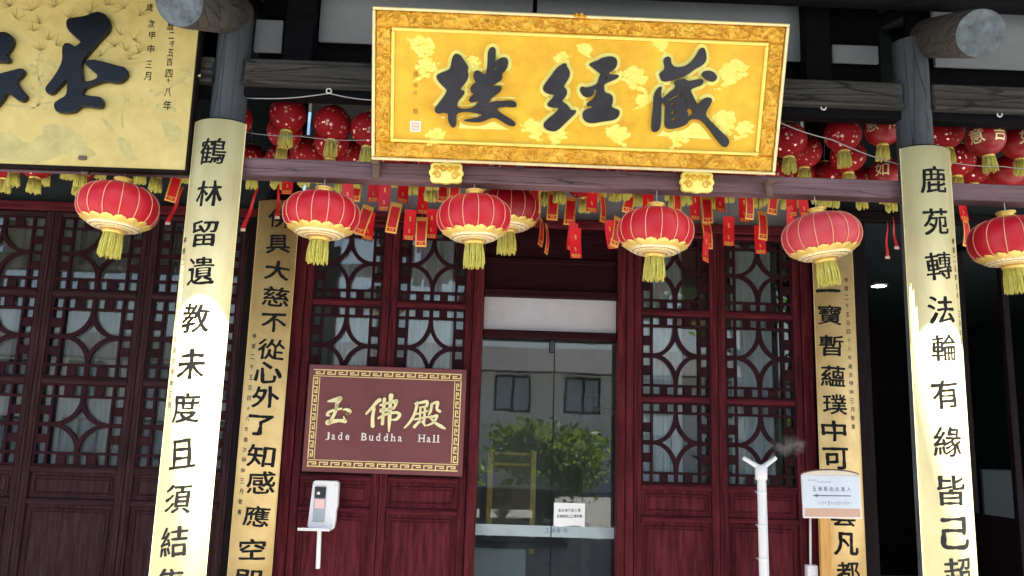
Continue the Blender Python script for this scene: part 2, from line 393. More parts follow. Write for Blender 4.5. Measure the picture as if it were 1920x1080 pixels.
def mat_lantern_silk(nm, c0, c1, sheen):
    m, nt, b = nodes(nm); L = nt.links.new
    tc = nt.nodes.new('ShaderNodeTexCoord')
    n = nt.nodes.new('ShaderNodeTexNoise'); n.inputs['Scale'].default_value = 9; L(tc.outputs['Object'], n.inputs['Vector'])
    r = nt.nodes.new('ShaderNodeValToRGB'); L(n.outputs[0], r.inputs[0])
    r.color_ramp.elements[0].color = (*c0, 1); r.color_ramp.elements[1].color = (*c1, 1)
    L(r.outputs[0], b.inputs['Base Color']); b.inputs['Roughness'].default_value = .36
    b.inputs['Anisotropic'].default_value = .5; b.inputs['Specular IOR Level'].default_value = .65
    b.inputs['Sheen Weight'].default_value = sheen; b.inputs['Sheen Roughness'].default_value = .3; b.inputs['Sheen Tint'].default_value = (1, .75, .8, 1)
    w = nt.nodes.new('ShaderNodeTexWave'); w.bands_direction = 'Z'; w.inputs['Scale'].default_value = 60; w.inputs['Distortion'].default_value = 2
    L(tc.outputs['Object'], w.inputs['Vector'])
    n3 = nt.nodes.new('ShaderNodeTexNoise'); n3.inputs['Scale'].default_value = 22; n3.inputs['Detail'].default_value = 3; L(tc.outputs['Object'], n3.inputs['Vector'])
    sm = nt.nodes.new('ShaderNodeMath'); sm.operation = 'MULTIPLY_ADD'; sm.inputs[1].default_value = 1.6; L(n3.outputs[0], sm.inputs[0]); L(w.outputs[0], sm.inputs[2])
    bp = nt.nodes.new('ShaderNodeBump'); bp.inputs['Strength'].default_value = .16; bp.inputs['Distance'].default_value = .003
    L(sm.outputs[0], bp.inputs['Height']); L(bp.outputs[0], b.inputs['Normal'])
    tr = nt.nodes.new('ShaderNodeBsdfTranslucent'); tr.inputs[0].default_value = (.85, .03, .04, 1)
    mx = nt.nodes.new('ShaderNodeMixShader'); mx.inputs[0].default_value = .30
    out = nt.nodes['Material Output']; L(b.outputs[0], mx.inputs[1]); L(tr.outputs[0], mx.inputs[2]); L(mx.outputs[0], out.inputs[0])
    return m
M['silk'] = mat_lantern_silk('lantern_silk', (.62, .007, .026), (.80, .018, .046), .25)
M['silkpink'] = mat_lantern_silk('faded_lantern_silk', (.72, .055, .085), (.84, .10, .13), .6)
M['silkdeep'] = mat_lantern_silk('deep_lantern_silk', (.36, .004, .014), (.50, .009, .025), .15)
def mat_sparkle():
    # red ball; its glints are put in as pale pink flecks, each tilted its own way
    m, nt, b = nodes('glint_fleck_lantern'); L = nt.links.new
    tc = nt.nodes.new('ShaderNodeTexCoord')
    v = nt.nodes.new('ShaderNodeTexVoronoi'); v.inputs['Scale'].default_value = 42; L(tc.outputs['Object'], v.inputs['Vector'])
    sep = nt.nodes.new('ShaderNodeSeparateColor'); L(v.outputs['Color'], sep.inputs[0])
    thr = nt.nodes.new('ShaderNodeMapRange'); thr.inputs[1].default_value = .38; thr.inputs[2].default_value = 1; thr.inputs[3].default_value = .0; thr.inputs[4].default_value = .50
    L(sep.outputs[0], thr.inputs[0])
    lt = nt.nodes.new('ShaderNodeMath'); lt.operation = 'LESS_THAN'; L(v.outputs['Distance'], lt.inputs[0]); L(thr.outputs[0], lt.inputs[1])
    b.inputs['Base Color'].default_value = (.30, .006, .012, 1); b.inputs['Roughness'].default_value = .6; b.inputs['Specular IOR Level'].default_value = .2
    g = nt.nodes.new('ShaderNodeBsdfPrincipled'); g.inputs['Base Color'].default_value = (1, .55, .48, 1); g.inputs['Metallic'].default_value = .45; g.inputs['Roughness'].default_value = .25
    geo = nt.nodes.new('ShaderNodeNewGeometry')
    sb = nt.nodes.new('ShaderNodeVectorMath'); sb.operation = 'SUBTRACT'; sb.inputs[1].default_value = (.5, .5, .5); L(v.outputs['Color'], sb.inputs[0])
    sc = nt.nodes.new('ShaderNodeVectorMath'); sc.operation = 'SCALE'; sc.inputs['Scale'].default_value = .55; L(sb.outputs[0], sc.inputs[0])
    ad = nt.nodes.new('ShaderNodeVectorMath'); L(geo.outputs['Normal'], ad.inputs[0]); L(sc.outputs[0], ad.inputs[1])
    nm = nt.nodes.new('ShaderNodeVectorMath'); nm.operation = 'NORMALIZE'; L(ad.outputs[0], nm.inputs[0]); L(nm.outputs[0], g.inputs['Normal'])
    mx = nt.nodes.new('ShaderNodeMixShader'); out = nt.nodes['Material Output']
    L(lt.outputs[0], mx.inputs[0]); L(b.outputs[0], mx.inputs[1]); L(g.outputs[0], mx.inputs[2]); L(mx.outputs[0], out.inputs[0])
    return m
M['sparkle'] = mat_sparkle()
M['redball'] = pm('red_paper_lantern', (.30, .006, .012), .4, var=.15, scale=8, bump=.15, bscale=60)
def mat_base():
    # white and gold printed rings under the big lanterns
    m, nt, b = nodes('lantern_base_print'); L = nt.links.new
    tc = nt.nodes.new('ShaderNodeTexCoord'); sp = nt.nodes.new('ShaderNodeSeparateXYZ'); L(tc.outputs['Object'], sp.inputs[0])
    cb = nt.nodes.new('ShaderNodeCombineXYZ'); L(sp.outputs[0], cb.inputs[0]); L(sp.outputs[1], cb.inputs[1])
    ln = nt.nodes.new('ShaderNodeVectorMath'); ln.operation = 'LENGTH'; L(cb.outputs[0], ln.inputs[0])
    sn = nt.nodes.new('ShaderNodeMath'); sn.operation = 'MULTIPLY'; sn.inputs[1].default_value = 190; L(ln.outputs['Value'], sn.inputs[0])
    s2 = nt.nodes.new('ShaderNodeMath'); s2.operation = 'SINE'; L(sn.outputs[0], s2.inputs[0])
    v = nt.nodes.new('ShaderNodeTexVoronoi'); v.inputs['Scale'].default_value = 55; L(tc.outputs['Object'], v.inputs['Vector'])
    lt = nt.nodes.new('ShaderNodeMath'); lt.operation = 'LESS_THAN'; lt.inputs[1].default_value = .22; L(v.outputs['Distance'], lt.inputs[0])
    gt = nt.nodes.new('ShaderNodeMath'); gt.operation = 'GREATER_THAN'; gt.inputs[1].default_value = .86; L(s2.outputs[0], gt.inputs[0])
    mxm = nt.nodes.new('ShaderNodeMath'); mxm.operation = 'MAXIMUM'; L(lt.outputs[0], mxm.inputs[0]); L(gt.outputs[0], mxm.inputs[1])
    mx = nt.nodes.new('ShaderNodeMix'); mx.data_type = 'RGBA'; L(mxm.outputs[0], mx.inputs[0])
    mx.inputs[6].default_value = (.96, .80, .48, 1); mx.inputs[7].default_value = (.35, .16, .05, 1)
    L(mx.outputs[2], b.inputs['Base Color']); b.inputs['Roughness'].default_value = .35; b.inputs['Metallic'].default_value = .2
    return m
M['base'] = mat_base()
def mat_glass(name='window_glass', tint=(.92, .97, .96), boost=1.0):
    m = bpy.data.materials.new(name); m.use_nodes = True; nt = m.node_tree; nt.nodes.clear(); L = nt.links.new
    out = nt.nodes.new('ShaderNodeOutputMaterial'); t = nt.nodes.new('ShaderNodeBsdfTransparent'); t.inputs[0].default_value = (*tint, 1)
    g = nt.nodes.new('ShaderNodeBsdfGlossy'); g.inputs['Roughness'].default_value = .012
    tc = nt.nodes.new('ShaderNodeTexCoord'); n = nt.nodes.new('ShaderNodeTexNoise'); n.inputs['Scale'].default_value = 2.5; L(tc.outputs['Object'], n.inputs['Vector'])
    bp = nt.nodes.new('ShaderNodeBump'); bp.inputs['Strength'].default_value = .02; bp.inputs['Distance'].default_value = .02; L(n.outputs[0], bp.inputs['Height']); L(bp.outputs[0], g.inputs['Normal'])
    fr = nt.nodes.new('ShaderNodeFresnel'); fr.inputs[0].default_value = 1.52
    k = nt.nodes.new('ShaderNodeMath'); k.operation = 'MULTIPLY'; k.inputs[1].default_value = 1.6*boost; k.use_clamp = True; L(fr.outputs[0], k.inputs[0])
    mx = nt.nodes.new('ShaderNodeMixShader'); L(k.outputs[0], mx.inputs[0]); L(t.outputs[0], mx.inputs[1]); L(g.outputs[0], mx.inputs[2]); df = nt.nodes.new('ShaderNodeBsdfDiffuse'); df.inputs[0].default_value = (.62, .64, .66, 1)
    n5 = nt.nodes.new('ShaderNodeTexNoise'); n5.inputs['Scale'].default_value = 3.5; n5.inputs['Detail'].default_value = 6; L(tc.outputs['Object'], n5.inputs['Vector'])
    dm = nt.nodes.new('ShaderNodeMapRange'); dm.inputs[1].default_value = .3; dm.inputs[2].default_value = .75; dm.inputs[3].default_value = .004; dm.inputs[4].default_value = .028; L(n5.outputs[0], dm.inputs[0])
    mx2 = nt.nodes.new('ShaderNodeMixShader'); L(dm.outputs[0], mx2.inputs[0]); L(mx.outputs[0], mx2.inputs[1]); L(df.outputs[0], mx2.inputs[2]); L(mx2.outputs[0], out.inputs[0])
    return m
M['glass'] = mat_glass()
def mat_leaf(name, c):
    m, nt, b = nodes(name); L = nt.links.new
    oi = nt.nodes.new('ShaderNodeTexCoord'); n = nt.nodes.new('ShaderNodeTexNoise'); n.inputs['Scale'].default_value = 1.6; L(oi.outputs['Object'], n.inputs['Vector'])
    r = nt.nodes.new('ShaderNodeValToRGB'); L(n.outputs[0], r.inputs[0]); r.color_ramp.elements[0].position = .3; r.color_ramp.elements[1].position = .7
    r.color_ramp.elements[0].color = (c[0]*.6, c[1]*.6, c[2]*.6, 1); r.color_ramp.elements[1].color = (c[0]*1.3, c[1]*1.3, c[2]*1.2, 1)
    L(r.outputs[0], b.inputs['Base Color']); b.inputs['Roughness'].default_value = .5
    tr = nt.nodes.new('ShaderNodeBsdfTranslucent'); L(r.outputs[0], tr.inputs[0])
    mx = nt.nodes.new('ShaderNodeMixShader'); mx.inputs[0].default_value = .5
    out = nt.nodes['Material Output']; L(b.outputs[0], mx.inputs[1]); L(tr.outputs[0], mx.inputs[2]); L(mx.outputs[0], out.inputs[0])
    return m
M['foliage'] = mat_leaf('foliage', (.15, .24, .04))
M['palm'] = mat_leaf('pale_plant_leaf', (.42, .36, .26))
m, nt, b = nodes('lit_lamp'); b.inputs['Emission Color'].default_value = (1, .97, .9, 1); b.inputs['Emission Strength'].default_value = 9; M['lamp'] = m

# ------------------------------------------------------------------ the setting
YF = 1.55                                   # door plane
EY, EZ = -1.30, 4.50                        # eave edge
MB().add([(-250, -250, -.15), (250, -250, -.15), (250, 250, -.15), (-250, 250, -.15)], [[0, 1, 2, 3]]).build('ground', M['stone'])
bpy.data.objects['ground']['kind'] = 'structure'
tag(MB().box(-7.5, 7.5, -1.75, 8.2, -.6, 0, .01).build('floor', M['floor']), kind='structure')

hall = empty('temple_hall', (0, 0, 0))
tag(hall, 'old timber temple hall with grey columns, purple tie beam and plaster panels', 'building')
# roof over the verandah (above the frame, it shades everything)
rf = MB()
rf.add([(-7.5, EY, EZ), (7.5, EY, EZ), (7.5, 8.2, 6.9), (-7.5, 8.2, 6.9), (-7.5, EY, EZ+.12), (7.5, EY, EZ+.12), (7.5, 8.2, 7.05), (-7.5, 8.2, 7.05)],
       [[0, 3, 2, 1], [4, 5, 6, 7], [0, 1, 5, 4], [1, 2, 6, 5], [2, 3, 7, 6], [3, 0, 4, 7]])
roof = rf.build('roof', M['tile'], hall)
raf = MB().cyl((0, 0, 0), (0, 2.9, .73), .05, n=10).mesh('rafter'); raf.materials.append(M['dark'])
for i in range(44): link('rafter', raf, None, roof, loc=(-7.3+i*.34, EY+.05, EZ-.05))
# columns of the verandah and of the facade
for X in (-6.6, -2.2, 2.2, 6.6):
    MB().lathe([(.118, 0), (.116, 1.5), (.112, 3), (.106, 4.28)], 28, c=(X, 0, 0)).build('column', M['column'], hall)
    MB().lathe([(.14, 0), (.13, 3.4), (.125, 5.4)], 28, c=(X, YF+.02, 0)).build('column', M['darkv'], hall)
# tie beam, bay by bay between the columns
zt0, zt1 = at(1000, 347, -.06).z, at(1000, 314, -.06).z
for a, b_ in ((-6.5, -2.29), (-2.10, 2.10), (2.29, 6.5)):
    MB().box(a, b_, -.06, .06, zt0, zt1, .006).build('tie_beam', M['tie'], hall)
    # upper beam: weathered face, fillet and lower board
    MB().box(a, b_, -.085, .09, 3.815, 3.97, .012).build('upper_beam', M['grey'], hall)
    MB().box(a, b_, -.105, .10, 3.792, 3.813, .005).build('beam_fillet', M['grey'], hall)
    MB().box(a, b_, -.045, .06, 3.735, 3.790, .004).build('beam_soffit_board', M['dark'], hall)
    MB().box(a, b_, .20, .24, 3.97, 5.05, .004).build('backing_board', M['dark'], hall)
# mortise panels on the upper beam face
for a, b_ in ((-2.03, -1.15), (1.2, 2.05)):
    MB().box(a, b_, -.094, -.083, 3.845, 3.935, .006).build('beam_panel', M['grey'], hall)
# plaster panels over the upper beam
def panel(px0, px1, py0, py1, Y, name='plaster_panel', mat='panelp'):
    a, b_ = at(px0, py1, Y), at(px1, py0, Y)
    MB().box(a.x, b_.x, Y-.015, Y+.015, min(a.z, b_.z-.02), b_.z, .004).build(name, M[mat], hall)
panel(597, 1001, -60, 78, .13); panel(1005, 1500, 3, 96, .13)
panel(476, 533, 40, 97, .13); panel(1560, 1645, 88, 117, .13); panel(1752, 2050, 30, 125, .13)
panel(-60, 395, -60, 60, .16)
for px0, px1 in ((536, 590), (1506, 1553)):
    a, b_ = at(px0, 60, .05), at(px1, 60, .05)
    MB().box(a.x, b_.x, .02, .15, 3.975, 4.8, .006).build('strut', M['dark'], hall)
p = at(1000, 5, -.25)
MB().cyl((-6.8, -.20, 4.50), (6.8, -.20, 4.50), .085, n=20).build('purlin', M['dark'], hall)
# log beams that come out past the outer columns
for A, B, ra, rb in (((1742, 72, .02), (1838, 62, -.78), .128, .138), ((440, 26, .02), (337, 3, -.78), .128, .142)):
    a, b_ = at(*A), at(*B)
    d = (b_-a).normalized()
    ax = d.orthogonal().normalized(); bx = d.cross(ax)
    mb = MB(); n = 36; vs = []
    for k in range(9):
        t = k/8; c = a.lerp(b_, t); rr = ra*(1-t)+rb*t
        if k == 8: rr *= .94
        for i in range(n):
            th = 2*math.pi*i/n
            q = rr*(1+.035*noise.noise(Vector((math.cos(th)*1.5, math.sin(th)*1.5, t*1.2+A[0]))))
            vs.append(c+ax*math.cos(th)*q+bx*math.sin(th)*q)
    mb.add(vs, [[k*n+i, k*n+(i+1) % n, (k+1)*n+(i+1) % n, (k+1)*n+i] for k in range(8) for i in range(n)], True)
    lb = mb.build('log_beam', M['log'], hall)
    me = MB(); rings = [[b_+d*.004]]
    ev = [b_+d*.004]; ef = []
    for j in range(1, 7):
        for i in range(n):
            th = 2*math.pi*i/n; q = rb*.945*j/6*(1+.03*noise.noise(Vector((math.cos(th)*1.5, math.sin(th)*1.5, A[0]))))
            h = .004*noise.noise(Vector((q*math.cos(th)*40, q*math.sin(th)*40, 3)))
            ev.append(b_+d*(.004+h)+ax*math.cos(th)*q+bx*math.sin(th)*q)
    ef += [[0, 1+i, 1+(i+1) % n] for i in range(n)]
    for j in range(5): ef += [[1+j*n+i, 1+(j+1)*n+i, 1+(j+1)*n+(i+1) % n, 1+j*n+(i+1) % n] for i in range(n)]
    me.add(ev, ef, True).build('end_grain', M['logend'], lb)

LAMP = at(1648, 537, 4.3)
# facade shell: plaster above the doors, headers, jambs, interior
def hbox(name, mat, *b, c=.004): return MB().box(*b, c).build(name, M[mat], hall)
hbox('upper_wall', 'teal', -6.6, -2.35, YF+.04, YF+.14, 3.42, 5.6)  # side bays' plaster in dark teal, its shade put into the colour
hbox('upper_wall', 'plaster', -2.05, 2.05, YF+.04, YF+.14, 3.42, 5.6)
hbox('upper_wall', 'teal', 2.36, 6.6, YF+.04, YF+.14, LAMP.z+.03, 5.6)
for a, b_ in ((-6.45, -2.35), (-2.06, 2.06)):
    hbox('header_beam', 'doorh', a, b_, YF-.05, YF+.07, 3.345, 3.418, c=.006)
hbox('header_beam', 'darkv', 2.35, 6.45, YF-.05, YF+.035, LAMP.z-.02, LAMP.z+.06, c=.006)
for a, b_ in ((-2.058, -1.974), (1.974, 2.058)): hbox('door_jamb', 'door', a, b_, YF-.055, YF+.05, 0, 3.343, c=.006)
for a, b_ in ((-2.44, -2.352), (2.352, 2.46)): hbox('door_jamb', 'darkv', a, b_, YF-.055, YF+.05, 0, 3.343, c=.006)
hbox('door_sill', 'doorh', -6.4, 2.06, YF-.07, YF+.07, .0, .115, c=.006)
# the doorway in the middle: jambs, lintel boards, transom bar
hbox('doorway_jamb', 'door', -.637, -.56, YF-.075, YF+.06, .116, 3.343, c=.008)
hbox('doorway_jamb', 'door', .505, .565, YF-.075, YF+.06, .116, 3.343, c=.008)
hbox('doorway_jamb', 'door', .568, .637, YF-.045, YF+.06, .116, 3.343, c=.008)
hbox('lintel_board', 'doordk', -.558, .503, YF+.01, YF+.04, 2.83, 3.343, c=.004)
hbox('lintel_rail', 'doordk', -.558, .503, YF-.055, YF+.05, 2.77, 2.828, c=.006)
hbox('lintel_rail', 'doordk', -.558, .503, YF-.02, YF+.009, 3.05, 3.09, c=.006)
hbox('transom_bar', 'doordk', -.558, .503, YF-.04, YF+.05, 2.443, 2.503, c=.006)
# dim interior
def sbox(name, mat, *b): return tag(MB().box(*b, .004).build(name, M[mat]), kind='structure')
sbox('interior_back_wall', 'plaster', -6.6, 6.6, 7.3, 7.4, 0, 4.2)
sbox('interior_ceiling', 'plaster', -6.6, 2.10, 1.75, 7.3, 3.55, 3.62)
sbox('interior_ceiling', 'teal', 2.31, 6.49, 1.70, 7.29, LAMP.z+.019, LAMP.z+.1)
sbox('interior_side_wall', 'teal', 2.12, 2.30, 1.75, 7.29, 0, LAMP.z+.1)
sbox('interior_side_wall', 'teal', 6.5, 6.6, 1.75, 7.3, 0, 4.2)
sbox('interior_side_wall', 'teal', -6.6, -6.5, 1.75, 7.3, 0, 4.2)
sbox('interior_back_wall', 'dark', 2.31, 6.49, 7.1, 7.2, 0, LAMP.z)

# ------------------------------------------------------------------ lattice doors
Z_LO, Z_P0, Z_P1, Z_C = .116, 1.11, 1.305, [(1.349, 1.975), (2.02, 2.66), (2.705, 3.30)]
_cells = {}
def cell_meshes(w):
    """lattice of a unit-height cell of width w (z scaled later): frame mesh and four corner arcs"""
    if w in _cells: return _cells[w]
    h = .63; b = .15*w; t = .020; ob = .016; y0, y1 = -.014, .014
    m = MB()
    for x in (b, w-b): m.box(x-t/2, x+t/2, y0, y1, 0, h, .002)
    for z in (b, h-b): m.box(0, w, y0+.001, y1-.001, z-t/2, z+t/2, .002)
    for q in ((0, ob), (w-ob, w)): m.box(q[0], q[1], y0+.002, y1-.002, ob+.0005, h-ob-.0005, .002)
    for q in ((0, ob), (h-ob, h)): m.box(0, w, y0+.003, y1-.003, q[0], q[1], .002)
    Lx, Lz = w-2*b, h-2*b
    g = .010
    def blocks(n0, n1, fn):
        L_ = n1-n0
        for f0, f1 in ((.17, .33), (.46, .54), (.67, .83)): fn(n0+f0*L_, n0+f1*L_)
    e = t/2+.0005
    blocks(b, w-b, lambda a, c: (m.box(a, c, y0+.004, y1-.004, ob+.0005, b-e, .003), m.box(a, c, y0+.004, y1-.004, h-b+e, h-ob-.0005, .003)))
    blocks(b, h-b, lambda a, c: (m.box(ob+.0005, b-e, y0+.004, y1-.004, a, c, .003), m.box(w-b+e, w-ob-.0005, y0+.004, y1-.004, a, c, .003)))
    fr = m.mesh('lattice'); fr.materials.append(M['lattice'])
    arcs = []
    for sx in (0, 1):
        for sz in (0, 1):
            cx = b+t/2 if sx == 0 else w-b-t/2; cz = b+t/2 if sz == 0 else h-b-t/2
            rx, rz = Lx/2-t/2, Lz/2-t/2
            a = MB(); vs, fs = [], []
            n = 12; tt = .032
            for i in range(n+1):
                th = math.pi/2*i/n
                for q in (-tt/2, tt/2):
                    for yy in (y0-.002, y1+.002):
                        vs.append((cx+(1-2*sx)*(rx+q)*math.cos(th), yy, cz+(1-2*sz)*(rz+q)*math.sin(th)))
                if i:
                    o = (i-1)*4; k = i*4
                    for p_, q_ in ((0, 1), (1, 3), (3, 2), (2, 0)):
                        f = [o+p_, o+q_, k+q_, k+p_]; fs.append(f if (sx+sz) % 2 else f[::-1])
            a.add(vs, fs)
            me = a.mesh('lattice_arc'); me.materials.append(M['lattice']); arcs.append(me)
    _cells[w] = (fr, arcs); return _cells[w]
def lattice_door(x0, x1, label, tilt=0):
    root = tag(empty('lattice_door', ((x0+x1)/2, YF, Z_LO)), label, 'door', 'carved lattice door leaves of the hall')
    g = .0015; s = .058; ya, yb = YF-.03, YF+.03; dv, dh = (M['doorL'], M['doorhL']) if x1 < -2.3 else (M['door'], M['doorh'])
    x0 += g; x1 -= g
    for a, b_ in ((x0, x0+s), (x1-s, x1)): 
        m = MB().box(a, b_, ya, yb, Z_LO, 3.342, .005)
        m.box(a+s*.38, a+s*.62, ya-.006, ya-.0005, Z_LO, 3.34, .003)
        m.build('stile', dv, root)
    xi0, xi1 = x0+s+.0008, x1-s-.0008; w = xi1-xi0
    zr = [(Z_LO, .26), (1.067, 1.11), (1.305, 1.349), (1.975, 2.02), (2.66, 2.705), (3.30, 3.342)]
    for z0, z1 in zr:
        m = MB().box(xi0, xi1, ya+.003, yb-.003, z0, z1, .005)
        m.box(xi0+.002, xi1-.002, ya-.004, ya+.0025, (z0*2+z1)/3, (z0+z1*2)/3, .003)
        m.build('rail', dh, root)
    for z0, z1 in ((.26, 1.067), (1.11, 1.305)):
        m = MB().box(xi0, xi1, YF-.004, YF+.012, z0+.0008, z1-.0008, .002)
        e = .030; t = .013
        for q in ((xi0+e, xi0+e+t, z0+e, z1-e), (xi1-e-t, xi1-e, z0+e, z1-e), (xi0+e+t+.0005, xi1-e-t-.0005, z0+e, z0+e+t), (xi0+e+t+.0005, xi1-e-t-.0005, z1-e-t, z1-e)):
            m.box(q[0], q[1], YF-.017, YF-.0045, q[2], q[3], .004)
        m.box(xi0+e+t+.012, xi1-e-t-.012, YF-.011, YF-.0045, z0+e+t+.012, z1-e-t-.012, .006)
        m.build('panel', dv, root)
    fr, arcs = cell_meshes(round(w, 4))
    for z0, z1 in Z_C:
        k = (z1-z0-.0016)/.63
        L_ = link('lattice', fr, None, root, loc=(xi0, YF-.005, z0+.0008), scl=(1, 1, k))
        for a in arcs: link('lattice_arc', a, None, L_, loc=(xi0, YF-.005, z0+.0008), scl=(1, 1, k))
        MB().box(xi0+.001, xi1-.001, YF+.016, YF+.020, z0+.002, z1-.002, .0005).build('pane', M['glass'], root)
    return root
def curtain(x0, x1, z0, z1, Y, n, amp, label, seed):
    m = MB(); vs, fs = [], []; N = 70; K = 8
    for j in range(K+1):
        z = z0+(z1-z0)*j/K
        for i in range(N+1):
            t = i/N; ph = t*n*2*math.pi+.5*noise.noise(Vector((t*3, z*.6, seed)))*4
            y = Y+amp*math.sin(ph)*(1-.35*j/K)+.012*noise.noise(Vector((t*6, z, seed+3)))
            vs.append((x0+(x1-x0)*t+.012*noise.noise(Vector((t*4, z*1.2, seed))), y, z))
    fs = [[j*(N+1)+i, j*(N+1)+i+1, (j+1)*(N+1)+i+1, (j+1)*(N+1)+i] for j in range(K) for i in range(N)]
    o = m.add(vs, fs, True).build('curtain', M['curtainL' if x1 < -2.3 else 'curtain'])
    return tag(o, label, 'curtain', 'curtains behind the lattice doors')
LEAVES = [(-4.795, -4.012, 'dark red lattice door cut off by the left edge of the picture'),
          (-4.011, -3.232, 'dark red lattice door below the leftmost big red lantern'),
          (-3.231, -2.445, 'dark red lattice door half hidden behind the left gold column board'),
          (-1.972, -1.306, 'dark red lattice door behind the hand sanitiser, left of its twin'),
          (-1.305, -.640, 'dark red lattice door just left of the glass doorway'),
          (.640, 1.305, 'dark red lattice door just right of the glass doorway'),
          (1.306, 1.972, 'dark red lattice door behind the white misting pole')]
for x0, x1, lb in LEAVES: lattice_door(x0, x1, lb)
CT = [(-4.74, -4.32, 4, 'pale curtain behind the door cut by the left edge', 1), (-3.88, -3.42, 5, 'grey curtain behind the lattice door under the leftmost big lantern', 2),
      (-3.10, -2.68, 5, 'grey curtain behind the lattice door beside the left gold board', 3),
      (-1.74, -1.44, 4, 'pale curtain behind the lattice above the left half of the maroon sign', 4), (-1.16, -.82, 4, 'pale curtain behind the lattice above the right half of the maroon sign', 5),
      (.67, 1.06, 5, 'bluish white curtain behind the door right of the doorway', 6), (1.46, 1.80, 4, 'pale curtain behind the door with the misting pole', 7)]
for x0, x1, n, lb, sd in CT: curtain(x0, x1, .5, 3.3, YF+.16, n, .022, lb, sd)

# ------------------------------------------------------------------ glass door in the middle
gd = tag(empty('glass_door', (-.02, YF+.1, .1)), 'two-leaf glass door with a frosted band between red jambs', 'door')
xm = at(1037, 800, YF+.1).x
for a, b_ in ((-.60, xm-.003), (xm+.003, .56)):
    MB().box(a, b_, YF+.094, YF+.106, .12, 2.46, .001).build('pane', M['glass'], gd)
MB().box(-.555, .50, YF+.0, YF+.008, 2.505, 2.768, .001).build('transom_pane', pm('pale_transom', (.40, .385, .41), .3, var=.16, scale=2.2, bump=.05, bscale=8, spec=.6), gd)  # pale reflection put into the pane's own colour
zb0, zb1 = at(1031, 1007, YF+.09).z, at(1031, 986, YF+.09).z
frost = pm('frosted_film', (.33, .40, .42), .5, var=.12, scale=5, bump=0)
for a, b_ in ((-.595, xm-.004), (xm+.004, .555)):
    MB().box(a, b_, YF+.0915, YF+.0935, zb0, zb1, .0004).build('frosted_band', frost, gd)
a = at(1037, 640, YF+.08)
MB().box(a.x-.03, a.x+.012, YF+.05, YF+.088, 2.345, 2.442, .004).build('door_closer', M['black'], gd)
its = []
for i, (px, ch) in enumerate(((1026, '玉'), (1037, '佛'), (1047, '禅'), (1060, '寺'))):
    q = at(px, 995, YF+.0905); its.append((ch, q.x, q.z, .034, .038, .0, .0, .0))
me = glyphs_mesh(its, 'band_lettering')
for v in me.vertices: v.co = (v.co.x, YF+.0905, v.co.y)
link('band_lettering', me, M['inkblue'], gd)
# paper notice stuck on the glass
q0, q1 = at(1038, 985, YF+.088), at(1097, 944, YF+.088)
no = tag(empty('paper_notice', (q0.x, YF+.088, q0.z)), 'small white paper notice with two printed lines on the glass door', 'notice')
m = MB(); N = 12; vs = []
for j in range(3):
    for i in range(N+1):
        t = i/N; z = q0.z+(q1.z-q0.z)*j/2-(.006*math.sin(t*7)+.003 if j == 0 else 0)
        vs.append((q0.x+(q1.x-q0.x)*t, YF+.088-.003*math.sin(t*5+j), z))
m.add(vs, [[j*(N+1)+i, j*(N+1)+i+1, (j+1)*(N+1)+i+1, (j+1)*(N+1)+i] for j in range(2) for i in range(N)], True).build('sheet', M['paper'], no)
its = []
for row, (txt, x0, x1, py) in enumerate((('请从侧门進入殿', 1049, 1086, 957), ('玉佛殿請上二樓參觀', 1046, 1089, 968))):
    for i, ch in enumerate(txt):
        q = at(x0+(x1-x0)*i/(len(txt)-1), py, YF+.083); its.append((ch, q.x, q.z, .019, .022, .01, 0, 0))
me = glyphs_mesh(its, 'printed_lines')
for v in me.vertices: v.co = (v.co.x, YF+.083, v.co.y)
link('printed_lines', me, M['ink'], no)

# inside the hall: gilt shrine, altar table, dark cabinet
sh = tag(empty('gilt_shrine', (-.35, 3.2, .9)), 'gilt carved shrine with a framed top plaque seen dimly through the glass', 'shrine')
a, b_ = at(914, 985, 3.2), at(1003, 845, 3.2)
sx0, sx1, sz0, sz1 = a.x, b_.x, a.z-.25, b_.z
MB().box(sx0, sx1, 3.2, 3.6, sz0, sz1, .01).build('body', M['bronze'], sh)
GILT = pm('dull_gilt', (.40, .26, .07), .4, metal=.4, var=.3, scale=20, bump=.4)
for q in ((sx0-.02, sx0+.04, sz0, sz1), (sx1-.04, sx1+.02, sz0, sz1), (sx0+.041, sx1-.041, sz1-.05, sz1-.02), (sx0+.041, sx1-.041, sz1-.15, sz1-.12), (sx0+.041, sx1-.041, sz0+.2, sz0+.24)):
    MB().box(q[0], q[1], 3.165, 3.199, q[2], q[3], .006).build('gilt_frame', GILT, sh)
at_ = tag(empty('altar_table', (-.3, 2.9, 0)), 'grey cloth-covered altar table low inside the doorway', 'table')
MB().box(-.95, .25, 2.8, 3.75, .70, .76, .01).build('table_top', M['darkv'], at_)
MB().box(-.60, -.12, 2.74, 2.79, .1, .70, .01).build('front_cloth', M['cloth'], at_)
for x in (-.92, .17):
    MB().box(x, x+.06, 2.82, 2.88, 0, .699, .006).build('leg', M['darkv'], at_)
cb = tag(empty('dark_cabinet', (.9, 3.6, 0)), 'tall black cabinet frame inside, by the right jamb', 'cabinet')
for q in ((.42, .52, 0, 2.1), (.521, 1.3, 2.0, 2.1), (1.301, 1.4, 0, 2.1)): MB().box(q[0], q[1], 3.3, 3.6, q[2], q[3], .008).build('frame', M['black'], cb)
MB().box(.53, 1.29, 3.5, 3.55, .0, 1.99, .004).build('back_panel', M['teal'], cb)
